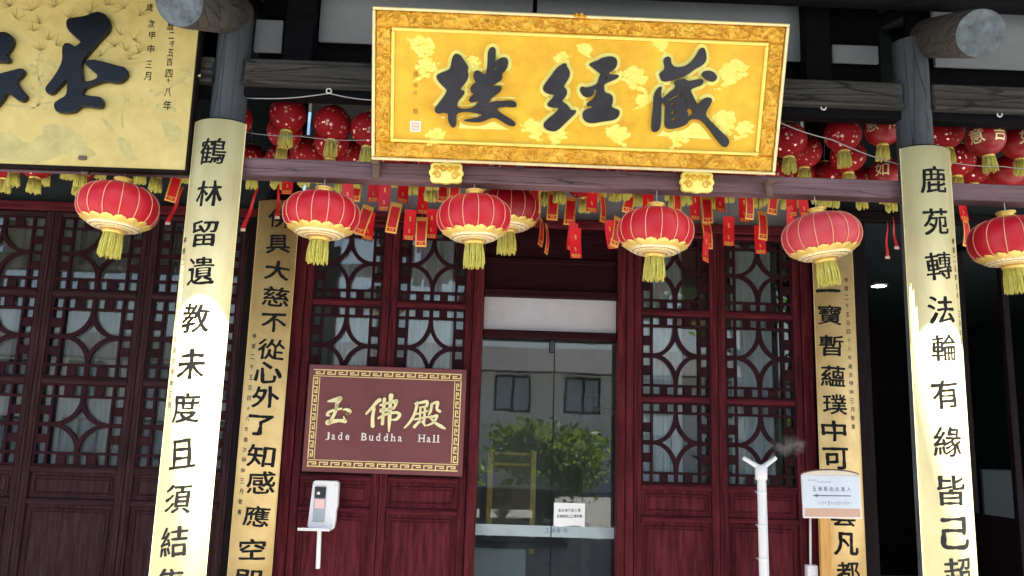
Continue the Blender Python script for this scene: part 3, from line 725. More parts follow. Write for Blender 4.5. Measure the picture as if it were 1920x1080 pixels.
# ceiling downlight in the right-hand room
q = LAMP
dl = tag(empty('ceiling_downlight', tuple(q)), 'small lit round ceiling lamp in the dark right-hand room', 'lamp')
MB().lathe([(.095, 0), (.095, .018), (.075, .018), (.075, .0), (.095, 0)], 28, c=tuple(q)).build('rim', M['white'], dl)
MB().cyl((q.x, q.y, q.z+.004), (q.x, q.y, q.z+.016), .0745, n=28).build('diffuser', M['lamp'], dl)
# right-hand bay: open folded door leaves seen edge-on
for k, (x0, lb) in enumerate(((2.47, 'dark folded door leaf standing open right of the inner gold board'), (3.62, 'dark folded door leaf standing open near the right edge'))):
    r_ = tag(empty('open_door', (x0, YF, 0)), lb, 'door', 'open doors of the right bay')
    for y0 in (YF-.02, YF+.62): MB().box(x0, x0+.055, y0, y0+.06, .0, LAMP.z-.03, .004).build('stile', M['darkv'], r_)
    for z0, z1 in ((.001, .2), (1.1, 1.16), (LAMP.z-.1, LAMP.z-.031)): MB().box(x0+.004, x0+.051, YF+.041, YF+.619, z0, z1, .004).build('rail', M['darkv'], r_)
    MB().box(x0+.02, x0+.035, YF+.042, YF+.618, .201, 1.099, .002).build('panel', M['darkv'], r_)
q = at(1865, 880, 2.3)
tag(MB().box(q.x-.12, q.x+.2, 2.3, 2.34, 0, q.z, .01).build('standing_screen', M['teal']), 'dim grey standing panel behind the right-hand glass', 'panel')

# ------------------------------------------------------------------ curved couplet boards
def couplet_board(X, Yc, Rb, half, ztop, zbot, face, chars, small, label, csize, bold, jit, smallsize, sb=.0):
    root = tag(empty('couplet_board', (X, Yc, zbot)), label, 'board', 'curved gold couplet boards')
    def shell(r0, r1, hf, z0, z1, n=28):
        vs, fs = [], []
        K = 2
        for z in (z0, z1):
            for i in range(n+1):
                t = -hf+2*hf*i/n
                for r in (r0, r1): vs.append((X+r*math.sin(t), Yc-r*math.cos(t), z))
        S = 2*(n+1)
        for i in range(n):
            a, b_ = 2*i, 2*(i+1)
            fs += [[a+1, b_+1, S+b_+1, S+a+1], [b_, a, S+a, S+b_], [a, b_, b_+1, a+1], [S+b_, S+a, S+a+1, S+b_+1]]
        fs += [[0, 1, S+1, S], [2*n+1, 2*n, S+2*n, S+2*n+1]]
        m = MB().add(vs, fs); 
        return m
    m = shell(Rb-.012, Rb, half, zbot, ztop); fi = shell(Rb-.026, Rb-.0125, half+.035, zbot-.02, ztop+.012)
    o = m.build('gold_face', M[face], root); 
    for p in o.data.polygons: p.use_smooth = abs(p.normal.z) < .1 and p.area > .01
    fi.build('board_back', M['boardedge'], root)
    # thin raised edge beads
    for s in (-1, 1):
        t = s*(half-.012); MB().cyl((X+(Rb+.001)*math.sin(t), Yc-(Rb+.001)*math.cos(t), zbot), (X+(Rb+.001)*math.sin(t), Yc-(Rb+.001)*math.cos(t), ztop), .003, n=6).build('edge_bead', M[face], root)
    def place(ch, px, py, w, h, bo, ji, seed, name):
        # where the line of sight meets the board's front
        d = ray(px, py); Y = Yc-Rb
        for _ in range(6):
            P = at(px, py, Y); dx = max(-Rb*.95, min(Rb*.95, P.x-X)); Y = Yc-math.sqrt(Rb*Rb-dx*dx)
        th = math.asin(dx/Rb)
        vs, fs = brushy(ch, bo, w, h, ji, 0, seed, rise=.07 if face == 'leaf1' else 0, vh=.007 if face == 'leaf1' else 0)
        if name == 'character':
            rq = random.Random(seed*31+len(chars)); an = R(rq.uniform(-4, 4)); kq = rq.uniform(.93, 1.07)
            vs = [Vector(((v.x*math.cos(an)-v.y*math.sin(an))*kq, (v.x*math.sin(an)+v.y*math.cos(an))*kq, 0)) for v in vs]
        me = bend_mesh(vs, fs, name, Rb, th, P.z, .0012)
        for v in me.vertices: v.co += Vector((X, Yc, 0))
        link(name, me, M['ink'], root)
    for i, (ch, px, py) in enumerate(chars):
        place(ch, px, py, csize[0], csize[1], bold, jit, i+len(label), 'character')
    for i, (ch, px, py) in enumerate(small):
        place(ch, px, py, smallsize, smallsize, .01, 0, i, 'small_character')
    return root
def column_text(txt, x0, y0, x1, y1):
    n = len(txt)
    return [(c, x0+(x1-x0)*i/(n-1), y0+(y1-y0)*i/(n-1)) for i, c in enumerate(txt) if c != ' ']
RB = .192
L_CH = [('鶴', 398, 283), ('林', 391, 362), ('留', 382, 437), ('遺', 375, 508), ('教', 366, 596), ('未', 357, 682), ('度', 348, 764), ('且', 340, 851), ('須', 332, 936), ('結', 324, 1016), ('集', 317, 1097)]
R_CH = [('鹿', 1752, 336), ('苑', 1757, 415), ('轉', 1763, 498), ('法', 1767, 580), ('輪', 1772, 651), ('有', 1775, 738), ('緣', 1779, 828), ('皆', 1786, 920), ('己', 1793, 1000), ('超', 1799, 1076)]
couplet_board(-2.2, 0, RB, R(55), at(405, 222, -RB).z, .25, 'leaf1', L_CH, column_text('佛曆二千五百四十八年歲次甲申三月', 347, 450, 318, 760),
              'sunlit curved gold board with brush characters on the left grey column', (.158, .164), .024, .055, .034)
couplet_board(2.2, 0, RB, R(55), at(1741, 272, -RB).z, .25, 'leaf1', R_CH, column_text('佛曆二五四八年 三月吉日', 1787, 452, 1803, 640),
              'sunlit curved gold board with brush characters on the right grey column', (.158, .164), .024, .055, .034)
IL = [('佛', 526, 409), ('具', 521, 457), ('大', 520, 507), ('慈', 517, 556), ('不', 513, 605), ('從', 508, 655), ('心', 502, 698), ('外', 497, 744), ('了', 489, 797), ('知', 489, 855), ('感', 489, 905), ('應', 480, 968), ('空', 472, 1030), ('即', 464, 1088)]
IR = [('三', 1553, 528), ('寶', 1556, 590), ('暫', 1560, 648), ('蘊', 1563, 705), ('璞', 1566, 758), ('中', 1564, 808), ('可', 1568, 860), ('登', 1575, 915), ('雲', 1582, 966), ('凡', 1588, 1020), ('都', 1592, 1074)]
RI, YI = .26, YF+.06
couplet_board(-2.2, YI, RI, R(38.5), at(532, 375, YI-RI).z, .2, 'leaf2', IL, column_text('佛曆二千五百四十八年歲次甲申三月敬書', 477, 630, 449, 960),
              'aged gold board with bold clerical characters on the left inner post', (.195, .150), .030, .036, .036)
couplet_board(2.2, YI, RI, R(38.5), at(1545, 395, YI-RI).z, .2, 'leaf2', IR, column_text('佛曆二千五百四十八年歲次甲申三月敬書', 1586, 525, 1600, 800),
              'aged gold board with bold clerical characters behind the arrow sign', (.180, .155), .030, .036, .036)

# ------------------------------------------------------------------ sign boards
def sign_frame(o, tilt, yaw=0, roll=0):
    r = Vector((math.cos(yaw), math.sin(yaw), 0)); n = Vector((math.sin(yaw), -math.cos(yaw), 0)); u = Vector((0, 0, 1))*math.cos(tilt)+n*math.sin(tilt)
    r, u = r*math.cos(roll)+u*math.sin(roll), u*math.cos(roll)-r*math.sin(roll)
    n = r.cross(u)
    Mx = Matrix(((r.x, u.x, n.x, o[0]), (r.y, u.y, n.y, o[1]), (r.z, u.z, n.z, o[2]), (0, 0, 0, 1)))
    inv = Mx.inverted()
    def to(px, py, z=0):
        a = inv @ CAM; d = inv.to_3x3() @ ray(px, py); t = (z-a.z)/d.z; q = a+d*t
        return (q.x, q.y)
    return Mx, to
def rect_ring(m, x0, x1, y0, y1, w, z0, z1, c=.003):
    m.box(x0, x1, y0, y0+w, z0, z1, c); m.box(x0, x1, y1-w, y1, z0, z1, c)
    m.box(x0, x0+w, y0+w+.0004, y1-w-.0004, z0, z1, c); m.box(x1-w, x1, y0+w+.0004, y1-w-.0004, z0, z1, c)
    return m

# ---- main plaque
Mx, to = sign_frame((-.0084, -.17, 3.2924), .3812, .0044, -.0013)
sg = tag(empty('name_plaque', mat=Mx), 'large golden plaque with three black characters and carved dragon frame above the doorway', 'plaque')
SW, SH = 2.4739/2, .8937
MB().box(-SW+.004, SW-.004, .004, SH-.004, -.06, -.012, .004).build('backboard', M['boardedge'], sg, local=True)
rect_ring(MB(), -SW, SW, 0, SH, .018, -.03, .022, .006).build('outer_moulding', M['goldrim'], sg, local=True)
FW = .112
# carved relief frame: scrolls and dragon-like ridges as real height
def relief(x, y, s):
    p = Vector((x*11, y*11, s))
    w = noise.noise_vector(p*.9)*1.1
    q = p+w
    a = abs(noise.noise(q*1.5)); b_ = abs(noise.noise(q*3.1+Vector((7, 3, 1))))
    sc = math.sin((x+y*.6)*62+4*noise.noise(p*1.2))*math.sin((y-x*.3)*70+4*noise.noise(p*1.3+Vector((3, 9, 2))))
    h = .55*(1-min(1, a*2.6))+.35*(1-min(1, b_*2.6))+.35*max(0, sc)
    return h
def relief_side(x0, x1, y0, y1, nx, ny, s):
    vs, fs = [], []
    for j in range(ny+1):
        for i in range(nx+1):
            x, y = x0+(x1-x0)*i/nx, y0+(y1-y0)*j/ny
            e = min(i/nx*(x1-x0), (1-i/nx)*(x1-x0), j/ny*(y1-y0), (1-j/ny)*(y1-y0))
            k = min(1, e/.010)
            vs.append((x, y, -.006+.030*relief(x, y, s)*k))
    fs = [[j*(nx+1)+i, j*(nx+1)+i+1, (j+1)*(nx+1)+i+1, (j+1)*(nx+1)+i] for j in range(ny) for i in range(nx)]
    return MB().add(vs, fs, True)
a0 = .0185
relief_side(-SW+a0, SW-a0, a0, FW, 620, 26, 1).build('carved_frame_rail', M['goldpaint'], sg, local=True)
relief_side(-SW+a0, SW-a0, SH-FW, SH-a0, 620, 26, 2).build('carved_frame_rail', M['goldpaint'], sg, local=True)
relief_side(-SW+a0, -SW+FW, FW+.0004, SH-FW-.0004, 26, 180, 3).build('carved_frame_rail', M['goldpaint'], sg, local=True)
relief_side(SW-FW, SW-a0, FW+.0004, SH-FW-.0004, 26, 180, 4).build('carved_frame_rail', M['goldpaint'], sg, local=True)
rect_ring(MB(), -SW+FW+.0005, SW-FW-.0005, FW+.0005, SH-FW-.0005, .020, -.01, .016, .005).build('inner_moulding', M['goldin'], sg, local=True)
MB().box(-SW+FW+.021, SW-FW-.021, FW+.021, SH-FW-.021, -.011, -.004, .001).build('field', M['field'], sg, local=True)
ZF = -.004
def trace(loops, ox, oy, sc_, z=ZF, T=None): 
    T = T or to
    return [chaikin([T(ox+x/sc_, oy+y/sc_, z) for x, y in lp], 2) for lp in loops]
LOU = [[(255,190),(300,210),(335,265),(368,310),(355,345),(370,380),(345,440),(300,490),(290,515),(340,520),(310,570),(270,610),(262,665),(330,682),(400,672),(440,640),(470,612),(455,600),(400,620),(372,605),(385,575),(425,545),(400,535),(385,505),(400,470),(440,445),(415,410),(415,365),(440,338),(475,355),(505,383),(525,370),(540,290),(540,170),(575,132),(605,150),(605,200),(595,280),(630,245),(680,222),(715,245),(712,300),(690,340),(655,370),(668,405),(640,435),(585,460),(570,485),(620,475),(660,480),(650,520),(600,555),(555,590),(540,635),(600,612),(680,610),(750,602),(790,630),(785,660),(740,660),(680,655),(610,668),(620,695),(690,740),(750,775),(782,805),(770,830),(720,820),(650,775),(600,750),(560,755),(500,785),(430,795),(310,778),(400,765),(480,745),(500,725),(440,712),(380,700),(300,702),(262,715),(255,760),(262,800),(240,845),(210,820),(190,770),(195,715),(150,705),(95,720),(70,685),(100,640),(150,580),(185,520),(170,495),(120,450),(85,395),(110,370),(170,350),(215,325),(225,240)],
       [(495,672),(565,668),(560,685),(495,688)], [(582,330),(610,300),(632,312),(602,345)]]
JINGA = [[(325,205),(335,250),(365,290),(360,350),(310,425),(300,450),(335,480),(335,525),(290,580),(285,600),(340,630),(375,690),(430,685),(420,715),(340,790),(240,890),(180,895),(120,870),(100,825),(140,780),(200,735),(255,680),(255,655),(180,655),(135,630),(170,590),(215,540),(205,522),(140,515),(95,475),(110,430),(180,340),(220,280),(270,235)]]
JINGB = [[(555,220),(640,190),(700,155),(790,140),(840,170),(840,235),(800,280),(750,310),(765,325),(865,330),(840,365),(720,410),(705,440),(715,510),(770,520),(800,550),(795,610),(780,640),(800,665),(868,685),(860,740),(820,780),(700,795),(590,815),(530,800),(495,750),(510,690),(560,670),(600,655),(600,640),(540,640),(545,610),(600,580),(640,520),(640,460),(610,470),(600,530),(550,555),(500,535),(470,480),(485,445),(520,460),(580,450),(650,420),(665,350),(690,320),(660,300),(600,250)],
         [(710,360),(735,345),(748,365),(730,385)]]
ZA = [[(250,205),(275,172),(310,180),(310,230),(340,265),(400,270),(470,245),(530,180),(565,110),(595,92),(615,120),(625,200),(590,245),(520,280),(450,335),(380,360),(320,380),(240,390),(225,355),(212,320),(265,285),(262,240)]]
ZD = [[(585,325),(615,298),(670,300),(712,335),(715,365),(685,392),(640,380),(600,345)]]
ZB = [[(345,405),(365,385),(430,365),(460,390),(520,380),(580,368),(600,390),(585,420),(520,440),(480,460),(500,510),(530,570),(555,610),(570,580),(600,545),(640,530),(675,545),(660,590),(620,650),(615,690),(680,760),(760,840),(832,910),(795,975),(740,925),(650,800),(580,720),(500,712),(465,735),(450,765),(360,800),(265,805),(265,700),(270,600),(255,570),(225,580),(228,650),(220,800),(180,835),(145,820),(150,720),(165,600),(165,510),(200,450),(235,432),(222,480),(225,545),(260,530),(310,480),(365,440)],
      [(275,555),(395,490),(408,500),(340,545),(280,568)], [(300,600),(320,575),(370,568),(350,590),(310,605)], [(305,680),(325,645),(365,640),(350,670),(315,690)], [(308,730),(325,710),(380,705),(365,725),(325,738)], [(420,555),(440,545),(455,565),(440,580)], [(445,640),(480,610),(520,655),(490,695),(450,712),(465,675)]]
def join(mes, name):
    m = MB()
    for me in mes: m.add([v.co for v in me.vertices], [list(p.vertices) for p in me.polygons])
    return m.mesh(name)
for parts in (((LOU, 800, 60, 4.695),), ((JINGA, 1000, 80, 5.4), (JINGB, 1000, 80, 5.4)), ((ZA, 1190, 70, 4.695), (ZD, 1190, 70, 4.695), (ZB, 1190, 70, 4.695))):
    body = join([fill_mesh(trace(*p), .010, .003) for p in parts], 'character')
    for v in body.vertices: v.co.z += ZF+.012
    ch = link('character', body, M['lacq2'], sg, local=True)
    hm = join([fill_mesh([trace(*p)[0]], .0009, 0, .024) for p in parts], 'painted_outline')
    for i, v in enumerate(hm.vertices): v.co.z += ZF+.0024
    link('painted_outline', hm, M['halo'], ch, local=True)
# relief clouds: each a cluster of curls
def cloud(px, py, s, seed, flip=1):
    rnd = random.Random(seed); cx, cy = to(px, py, ZF); m = MB()
    blobs = [(-.055, .035, .030), (-.02, .055, .036), (.025, .045, .034), (.055, .015, .026), (.0, .015, .040), (-.035, .0, .030), (.03, -.01, .032), (-.07, .0, .018), (-.01, -.035, .026), (.02, -.045, .022), (.045, -.06, .018), (.07, -.075, .012), (.09, -.085, .008), (-.09, .045, .012)]
    for k, (bx, by, br) in enumerate(blobs):
        bx, by, br = (bx*flip+rnd.uniform(-.008, .008))*s, (by+rnd.uniform(-.008, .008))*s, br*s*rnd.uniform(.85, 1.15)
        vs, n = [], 18
        hz = .0010+.0003*k
        for rr, z in ((1, 0), (.97, hz), (.80, hz+.0016), (.5, hz+.0018), (.35, hz+.0006), (.12, hz+.0016)):
            for i in range(n):
                t = 2*math.pi*i/n; w = 1+.10*math.sin(3*t+seed+k)
                vs.append((cx+bx+br*rr*w*math.cos(t), cy+by+br*rr*w*.8*math.sin(t), ZF+z))
        fs = [[j*n+i, j*n+(i+1) % n, (j+1)*n+(i+1) % n, (j+1)*n+i] for j in range(5) for i in range(n)]+[[5*n+i for i in range(n)]]
        m.add(vs, fs, True)
    m.build('relief_cloud', M['cloud'], sg, local=True)
for i, c in enumerate(((795, 92, .95, 1), (798, 130, .8, -1), (890, 118, .55, 1), (1052, 112, .55, -1), (1098, 95, .6, 1), (1192, 150, 1.0, 1), (1372, 140, 1.1, -1), (1355, 232, 1.1, 1), (1395, 245, .7, -1), (1160, 255, .9, 1), (1272, 262, .8, -1), (1240, 86, .6, 1), (815, 258, .7, -1), (1000, 245, .8, 1), (1045, 258, .7, -1), (930, 110, .5, 1), (1205, 190, .6, -1))):
    cloud(c[0], c[1], c[2], i*3+1, c[3])
its = []
for ch, px, py, w in (('趙', 780, 139, .030), ('樸', 779, 160, .026), ('初', 778, 174, .022), ('題', 779, 209, .030)):
    x, y = to(px, py, ZF); its.append((ch, x, y, w, w*1.05, .012, .03, 0))
me = glyphs_mesh(its, 'signature')
for v in me.vertices: v.co.z = ZF+.008
link('signature', me, M['rust'], sg, local=True)['kind'] = 'stuff'
x, y = to(779, 237, ZF)
MB().box(x-.033, x+.033, y-.033, y+.033, ZF, ZF+.003, .001).build('seal', M['seal'], sg, local=True)
m = rect_ring(MB(), x-.020, x+.020, y-.020, y+.020, .004, ZF+.0032, ZF+.004, .0002); m.box(x-.012, x+.012, y-.003, y+.003, ZF+.0032, ZF+.004, .0002); m.build('seal_mark', M['sealink'], sg, local=True)
x, y = to(1087, 30, 0)
m = MB()
for k in range(7): m.lathe([(.012, .0), (.010, .012), (.001, .02)], 8, c=(x-.03+.01*k, y+.008*math.sin(k*2), .012))
m.build('top_ornament', M['goldpaint'], sg, local=True)
# small gold cloud blocks on the beam that carry the plaque
for px, py, lb in ((837, 325, 'small gold carved cloud block under the left part of the golden plaque'), (1306, 342, 'small gold carved cloud block under the right part of the golden plaque')):
    c = at(px, py, -.10); Mc, tc_ = sign_frame((c.x, c.y, c.z), .12)
    r_ = tag(empty('cloud_bracket', mat=Mc), lb, 'bracket', 'gold blocks carrying the plaque')
    w, h = .096, .060
    lobes = []
    for i in range(72):
        t = 2*math.pi*i/72; k = 1+.055*math.cos(8*t)
        e = (abs(math.cos(t))**4+abs(math.sin(t))**4)**-.25
        lobes.append((w*k*e*math.cos(t), h*k*e*math.sin(t)))
    me = fill_mesh([lobes], .018, .006); link('block', me, M['halo'], r_, local=True)
    m = MB()
    for sx in (-1, 1):
        for (ox, oy, rr) in ((.055, -.018, .026), (.022, .022, .022), (.062, .026, .016)):
            pts = []
            for i in range(20):
                t = i/19*2.6*math.pi; q = rr*(1-.75*i/19); pts.append((sx*(ox+q*math.cos(t)), oy+q*math.sin(t), .025))
            m.tube(pts, .0055, 6)
    m.build('scroll_relief', M['goldpaint'], r_, local=True)
    link('backing', fill_mesh([[(a*1.06, b_*1.08) for a, b_ in lobes]], .006, 0), M['boardedge'], r_, local=True, loc=(0, 0, -.032))
for px, py, lb in ((706, 318, 'rusty iron clip on the beam at the left foot of the golden plaque'), (1441, 354, 'rusty iron clip on the beam at the right foot of the golden plaque'), (163, 312, 'rusty iron clip on the beam under the left yellow plaque')):
    c = at(px, py, -.075); r_ = tag(empty('iron_clip', tuple(c)), lb, 'bracket', 'iron clips on the tie beam')
    MB().box(c.x-.022, c.x+.022, -.10, -.0605, c.z-.055, c.z+.05, .004).build('strap', M['brownmetal'], r_)
    MB().box(c.x-.024, c.x+.024, -.15, -.101, c.z+.02, c.z+.045, .004).build('lip', M['brownmetal'], r_)

# ---- left plaque (cut by the picture edge)
c = at(347, 319, -.135)
Mx2, to2 = sign_frame((c.x, c.y, c.z), .015)
lp = tag(empty('pine_plaque', mat=Mx2), 'pale yellow gold-leaf plaque with black characters and painted pines, cut by the left edge', 'plaque')
PW, PH = 3.0, 1.22
MB().box(-PW, 0, 0, PH, -.05, 0, .003).build('panel', M['leaf3'], lp, local=True)
m = MB(); m.box(-PW-.01, .0, -.020, -.0005, -.055, .006, .003); m.box(.0005, .016, -.020, PH, -.055, .006, .003); m.build('black_rim', M['boardedge'], lp, local=True)
YU = [[(425,140),(450,128),(530,120),(590,95),(620,90),(665,110),(688,160),(680,200),(630,250),(570,320),(525,370),(510,400),(515,470),(520,530),(640,490),(560,420),(530,395),(570,380),(650,395),(730,420),(780,430),(797,465),(775,500),(735,520),(660,505),(590,528),(525,552),(515,595),(560,605),(640,610),(645,670),(600,668),(540,660),(500,665),(470,700),(390,700),(360,690),(348,650),(380,625),(430,600),(432,520),(428,490),(380,540),(325,595),(290,560),(340,500),(380,440),(405,380),(400,310),(415,280),(445,285),(470,310),(500,290),(520,270),(470,230),(430,190)]]
BAO1 = [[(-150,240),(-60,230),(15,215),(60,215),(98,250),(90,300),(50,345),(75,372),(70,392),(15,390),(-60,385),(-140,370),(-150,320),(-40,300)]]
BAO2 = [[(-150,500),(15,470),(90,450),(160,432),(160,470),(110,505),(140,560),(185,605),(150,638),(100,600),(60,570),(30,630),(-40,700),(-120,690),(-20,600),(10,540),(-150,560)]]
for parts in ((YU,), (BAO1, BAO2)):
    me = join([fill_mesh(trace(p, 0, 0, 3.2737, 0, to2), .012, .006) for p in parts], 'character')
    for v in me.vertices: v.co.z += .018
    link('character', me, M['lacquer'], lp, local=True)
its = []
for ch, px, py, w in (('佛', 322, 30, .05), ('曆', 320, 50, .05), ('二', 322, 67, .04), ('千', 323, 83, .04), ('五', 320, 99, .045), ('百', 318, 117, .045), ('四', 317, 138, .05), ('十', 316, 151, .03), ('八', 315, 173, .05), ('年', 314, 198, .06), ('歲', 281, 14, .05), ('次', 284, 45, .05), ('甲', 285, 67, .045), ('申', 283, 92, .05), ('三', 279, 121, .045), ('月', 277, 143, .05)):
    x, y = to2(px, py, 0); its.append((ch, x, y, w*.85, w*1.05, .006, .05, 0))
for k, it in enumerate(its):
    me = glyphs_mesh([it], 'small_character')
    for v in me.vertices: v.co.z = .0022
    link('small_character', me, M['ink'], lp, local=True)
# painted pine boughs: fans of needles, trunks, and washes of rock
rnd = random.Random(5); m = MB()
def needle(x, y, a, l, w=.0021):
    d = Vector((math.cos(a), math.sin(a))); n_ = Vector((-d.y, d.x))*w; p = Vector((x, y)); q = p+d*l
    m.add([(p.x-n_.x, p.y-n_.y, .0012), (p.x+n_.x, p.y+n_.y, .0012), (q.x+n_.x*.3, q.y+n_.y*.3, .0012), (q.x-n_.x*.3, q.y-n_.y*.3, .0012)], [[0, 3, 2, 1]])
for px, py in ((60, 20), (105, 12), (30, 35), (130, 35), (75, 45), (20, 12), (200, 10), (235, 15), (262, 30), (170, 25), (62, 58), (90, 75), (105, 85), (75, 95), (225, 65), (250, 75), (215, 88), (235, 95), (260, 100), (190, 105), (245, 112), (200, 70)):
    x, y = to2(px, py, 0); a0 = R(90)+rnd.uniform(-.7, .7)
    for k in range(16): needle(x, y, a0+rnd.uniform(-1.5, 1.5), rnd.uniform(.03, .09))
m.build('painted_needles', M['painting'], lp, local=True)
m = MB()
def bough(pts, w0, w1):
    P = [Vector(to2(px, py, 0)) for px, py in pts]
    vs = []
    for i, p in enumerate(P):
        d = (P[min(i+1, len(P)-1)]-P[max(i-1, 0)]).normalized(); n_ = Vector((-d.y, d.x))*((w0*(1-i/(len(P)-1))+w1*i/(len(P)-1))/2)
        vs += [(p.x+n_.x, p.y+n_.y, .0009), (p.x-n_.x, p.y-n_.y, .0009)]
    m.add(vs, [[2*i, 2*i+1, 2*i+3, 2*i+2] for i in range(len(P)-1)])
bough([(72, 200), (75, 160), (70, 130), (74, 100)], .022, .008); bough([(72, 150), (85, 130), (92, 118)], .01, .005); bough([(50, 210), (75, 195), (110, 190)], .02, .008)
bough([(230, 240), (228, 210), (235, 185), (228, 172)], .012, .005); bough([(140, 105), (200, 112), (250, 120), (300, 110)], .010, .004); bough([(290, 180), (320, 165), (350, 140), (358, 125)], .012, .006); bough([(0, 195), (40, 200), (90, 205)], .018, .01)
for _ in range(60):
    px, py = rnd.choice(((75, 120), (85, 145), (60, 130), (95, 120), (230, 180), (350, 135), (345, 155), (290, 190), (70, 175), (320, 200)))
    x, y = to2(px+rnd.gauss(0, 10), py+rnd.gauss(0, 9), 0); r0 = rnd.uniform(.006, .018)
    m.add([(x+r0*math.cos(t*math.pi/3)*rnd.uniform(.6, 1.2), y+r0*math.sin(t*math.pi/3)*rnd.uniform(.6, 1.2), .0010+_*.000006) for t in range(6)], [[0, 1, 2, 3, 4, 5]])
m.build('painted_boughs', M['paintgreen'], lp, local=True)
m = MB()
ROCKS = [[(0, 245), (30, 250), (45, 270), (80, 255), (80, 232), (120, 235), (150, 250), (160, 275), (190, 290), (150, 300), (120, 285), (90, 305), (40, 304), (0, 300), (-60, 300), (-60, 240)],
         [(215, 255), (240, 262), (250, 285), (262, 305), (240, 300), (225, 280)], [(190, 220), (205, 230), (215, 250), (200, 240)], [(300, 225), (330, 230), (345, 250), (330, 270), (310, 255)]]
for k, rk in enumerate(ROCKS):
    lpv = chaikin([to2(x, y, 0) for x, y in rk], 2)
    lpv = [(x+.008*noise.noise(Vector((x*30, y*30, 1))), y+.012*noise.noise(Vector((x*30, y*30, 4)))) for x, y in lpv]
    me = fill_mesh([lpv]); m.add([(v.co.x, v.co.y, .0007) for v in me.vertices], [list(p.vertices) for p in me.polygons])
m.build('painted_rocks', M['paintgreen'], lp, local=True)

# ---- Jade Buddha Hall sign, hung on the left door leaves
Mx3, to3 = sign_frame((-1.2817, 1.47, 1.3649), .0104, -.0112, -.0042)
js = tag(empty('hall_sign', mat=Mx3), 'maroon hall sign with gold characters, English name and gold fret border on the left doors', 'sign')
JW, JH = 1.217/2, .8112
MB().box(-JW, JW, 0, JH, -.03, 0, .004).build('board', M['signred'], js, local=True)
def fretline(m, x, y, dx, dy, n, step, s):
    # one running key pattern along (dx,dy), inward normal to its left
    nx, ny = -dy, dx
    def bar(a0, b0, a1, b1):
        X = [x+dx*a+nx*b_ for a, b_ in ((a0, b0), (a1, b0), (a1, b1), (a0, b1))]; Y = [y+dy*a+ny*b_ for a, b_ in ((a0, b0), (a1, b0), (a1, b1), (a0, b1))]
        m.box(min(X), max(X), min(Y), max(Y), .0004, .0030, .0005)
    t = s*.21
    bar(0, 0, n*step, t); bar(0, s*1.22, n*step, s*1.22+t*.7)
    for i in range(n):
        o = i*step
        bar(o+.03*step, t+.0003, o+.03*step+t, s); bar(o+.03*step+t+.0003, s-t, o+.80*step, s)
        bar(o+.80*step-t, s*.42, o+.80*step, s-t-.0003); bar(o+.40*step, s*.42, o+.80*step-t-.0003, s*.42+t)
e = .036; s = .040
for nm, x, y, dx, dy, n in (('fret', -JW+e, e, 1, 0, 13), ('fret', JW-e, JH-e, -1, 0, 13)):
    m = MB(); fretline(m, x, y, dx, dy, n, (2*JW-2*e)/n, s); m.build('fret_border', M['fret'], js, local=True)
for x, y, dx, dy, n in ((JW-e, e, 0, 1, 9), (-JW+e, JH-e, 0, -1, 9)):
    m = MB(); L_ = JH-2*e-2*(s*1.22+.012)
    fretline(m, x, y+dy*(s*1.22+.012), dx, dy, n, L_/n, s); m.build('fret_border', M['fret'], js, local=True)
T3 = lambda x, y: to3(590+x/7.111, 730+y/7.111, 0)
S_YU = [([(180, 160), (260, 145), (340, 122)], [10, 35, 42]), ([(338, 130), (300, 190), (290, 262)], [40, 30, 24]), ([(300, 200), (285, 280), (240, 380), (200, 440)], [26, 26, 24, 34]),
        ([(200, 350), (168, 340), (195, 302), (280, 272), (360, 258)], [12, 20, 22, 20, 14]), ([(180, 442), (230, 430), (330, 415), (408, 426)], [48, 38, 26, 32]), ([(405, 415), (388, 365)], [18, 6]), ([(388, 272), (430, 268), (470, 298), (430, 328)], [10, 24, 34, 18])]
S_FO = [([(690, 325), (760, 250), (830, 170), (868, 142)], [16, 22, 30, 36]), ([(795, 250), (775, 370), (775, 488)], [22, 28, 32]), ([(1022, 85), (1010, 200), (1000, 400), (990, 560)], [42, 28, 32, 8]), ([(932, 130), (918, 300), (905, 460)], [28, 22, 26]),
        ([(880, 212), (980, 182), (1088, 158)], [16, 18, 36]), ([(1090, 170), (1062, 238), (980, 258), (885, 272)], [30, 18, 16, 18]), ([(880, 292), (960, 280), (1062, 252)], [20, 16, 14]), ([(852, 384), (960, 330), (1080, 308), (1135, 338), (1092, 398), (1030, 406)], [16, 20, 22, 30, 22, 8])]
S_DI = [([(1340, 192), (1420, 176), (1495, 165), (1492, 222), (1400, 242)], [14, 20, 30, 20, 10]), ([(1370, 180), (1335, 320), (1275, 430), (1200, 512)], [24, 22, 22, 10]), ([(1412, 258), (1400, 440)], [16, 16]), ([(1472, 240), (1460, 430)], [18, 18]),
        ([(1345, 332), (1505, 290)], [12, 14]), ([(1330, 402), (1450, 378), (1570, 358)], [12, 16, 12]), ([(1402, 420), (1330, 500)], [18, 26]), ([(1440, 430), (1472, 482)], [20, 14]), ([(1562, 200), (1548, 290), (1518, 335)], [22, 20, 8]),
        ([(1570, 192), (1640, 176), (1630, 260), (1668, 292)], [16, 30, 20, 26]), ([(1540, 382), (1632, 350), (1585, 440), (1495, 482)], [14, 22, 18, 8]), ([(1540, 370), (1600, 440), (1680, 490), (1742, 524)], [14, 20, 32, 10])]
for st in (S_YU, S_FO, S_DI):
    o = brush_strokes([(a, [w*1.35+2 for w in b_]) for a, b_ in st], T3).build('gold_character', M['goldtext'], js, local=True, loc=(0, 0, .0056))
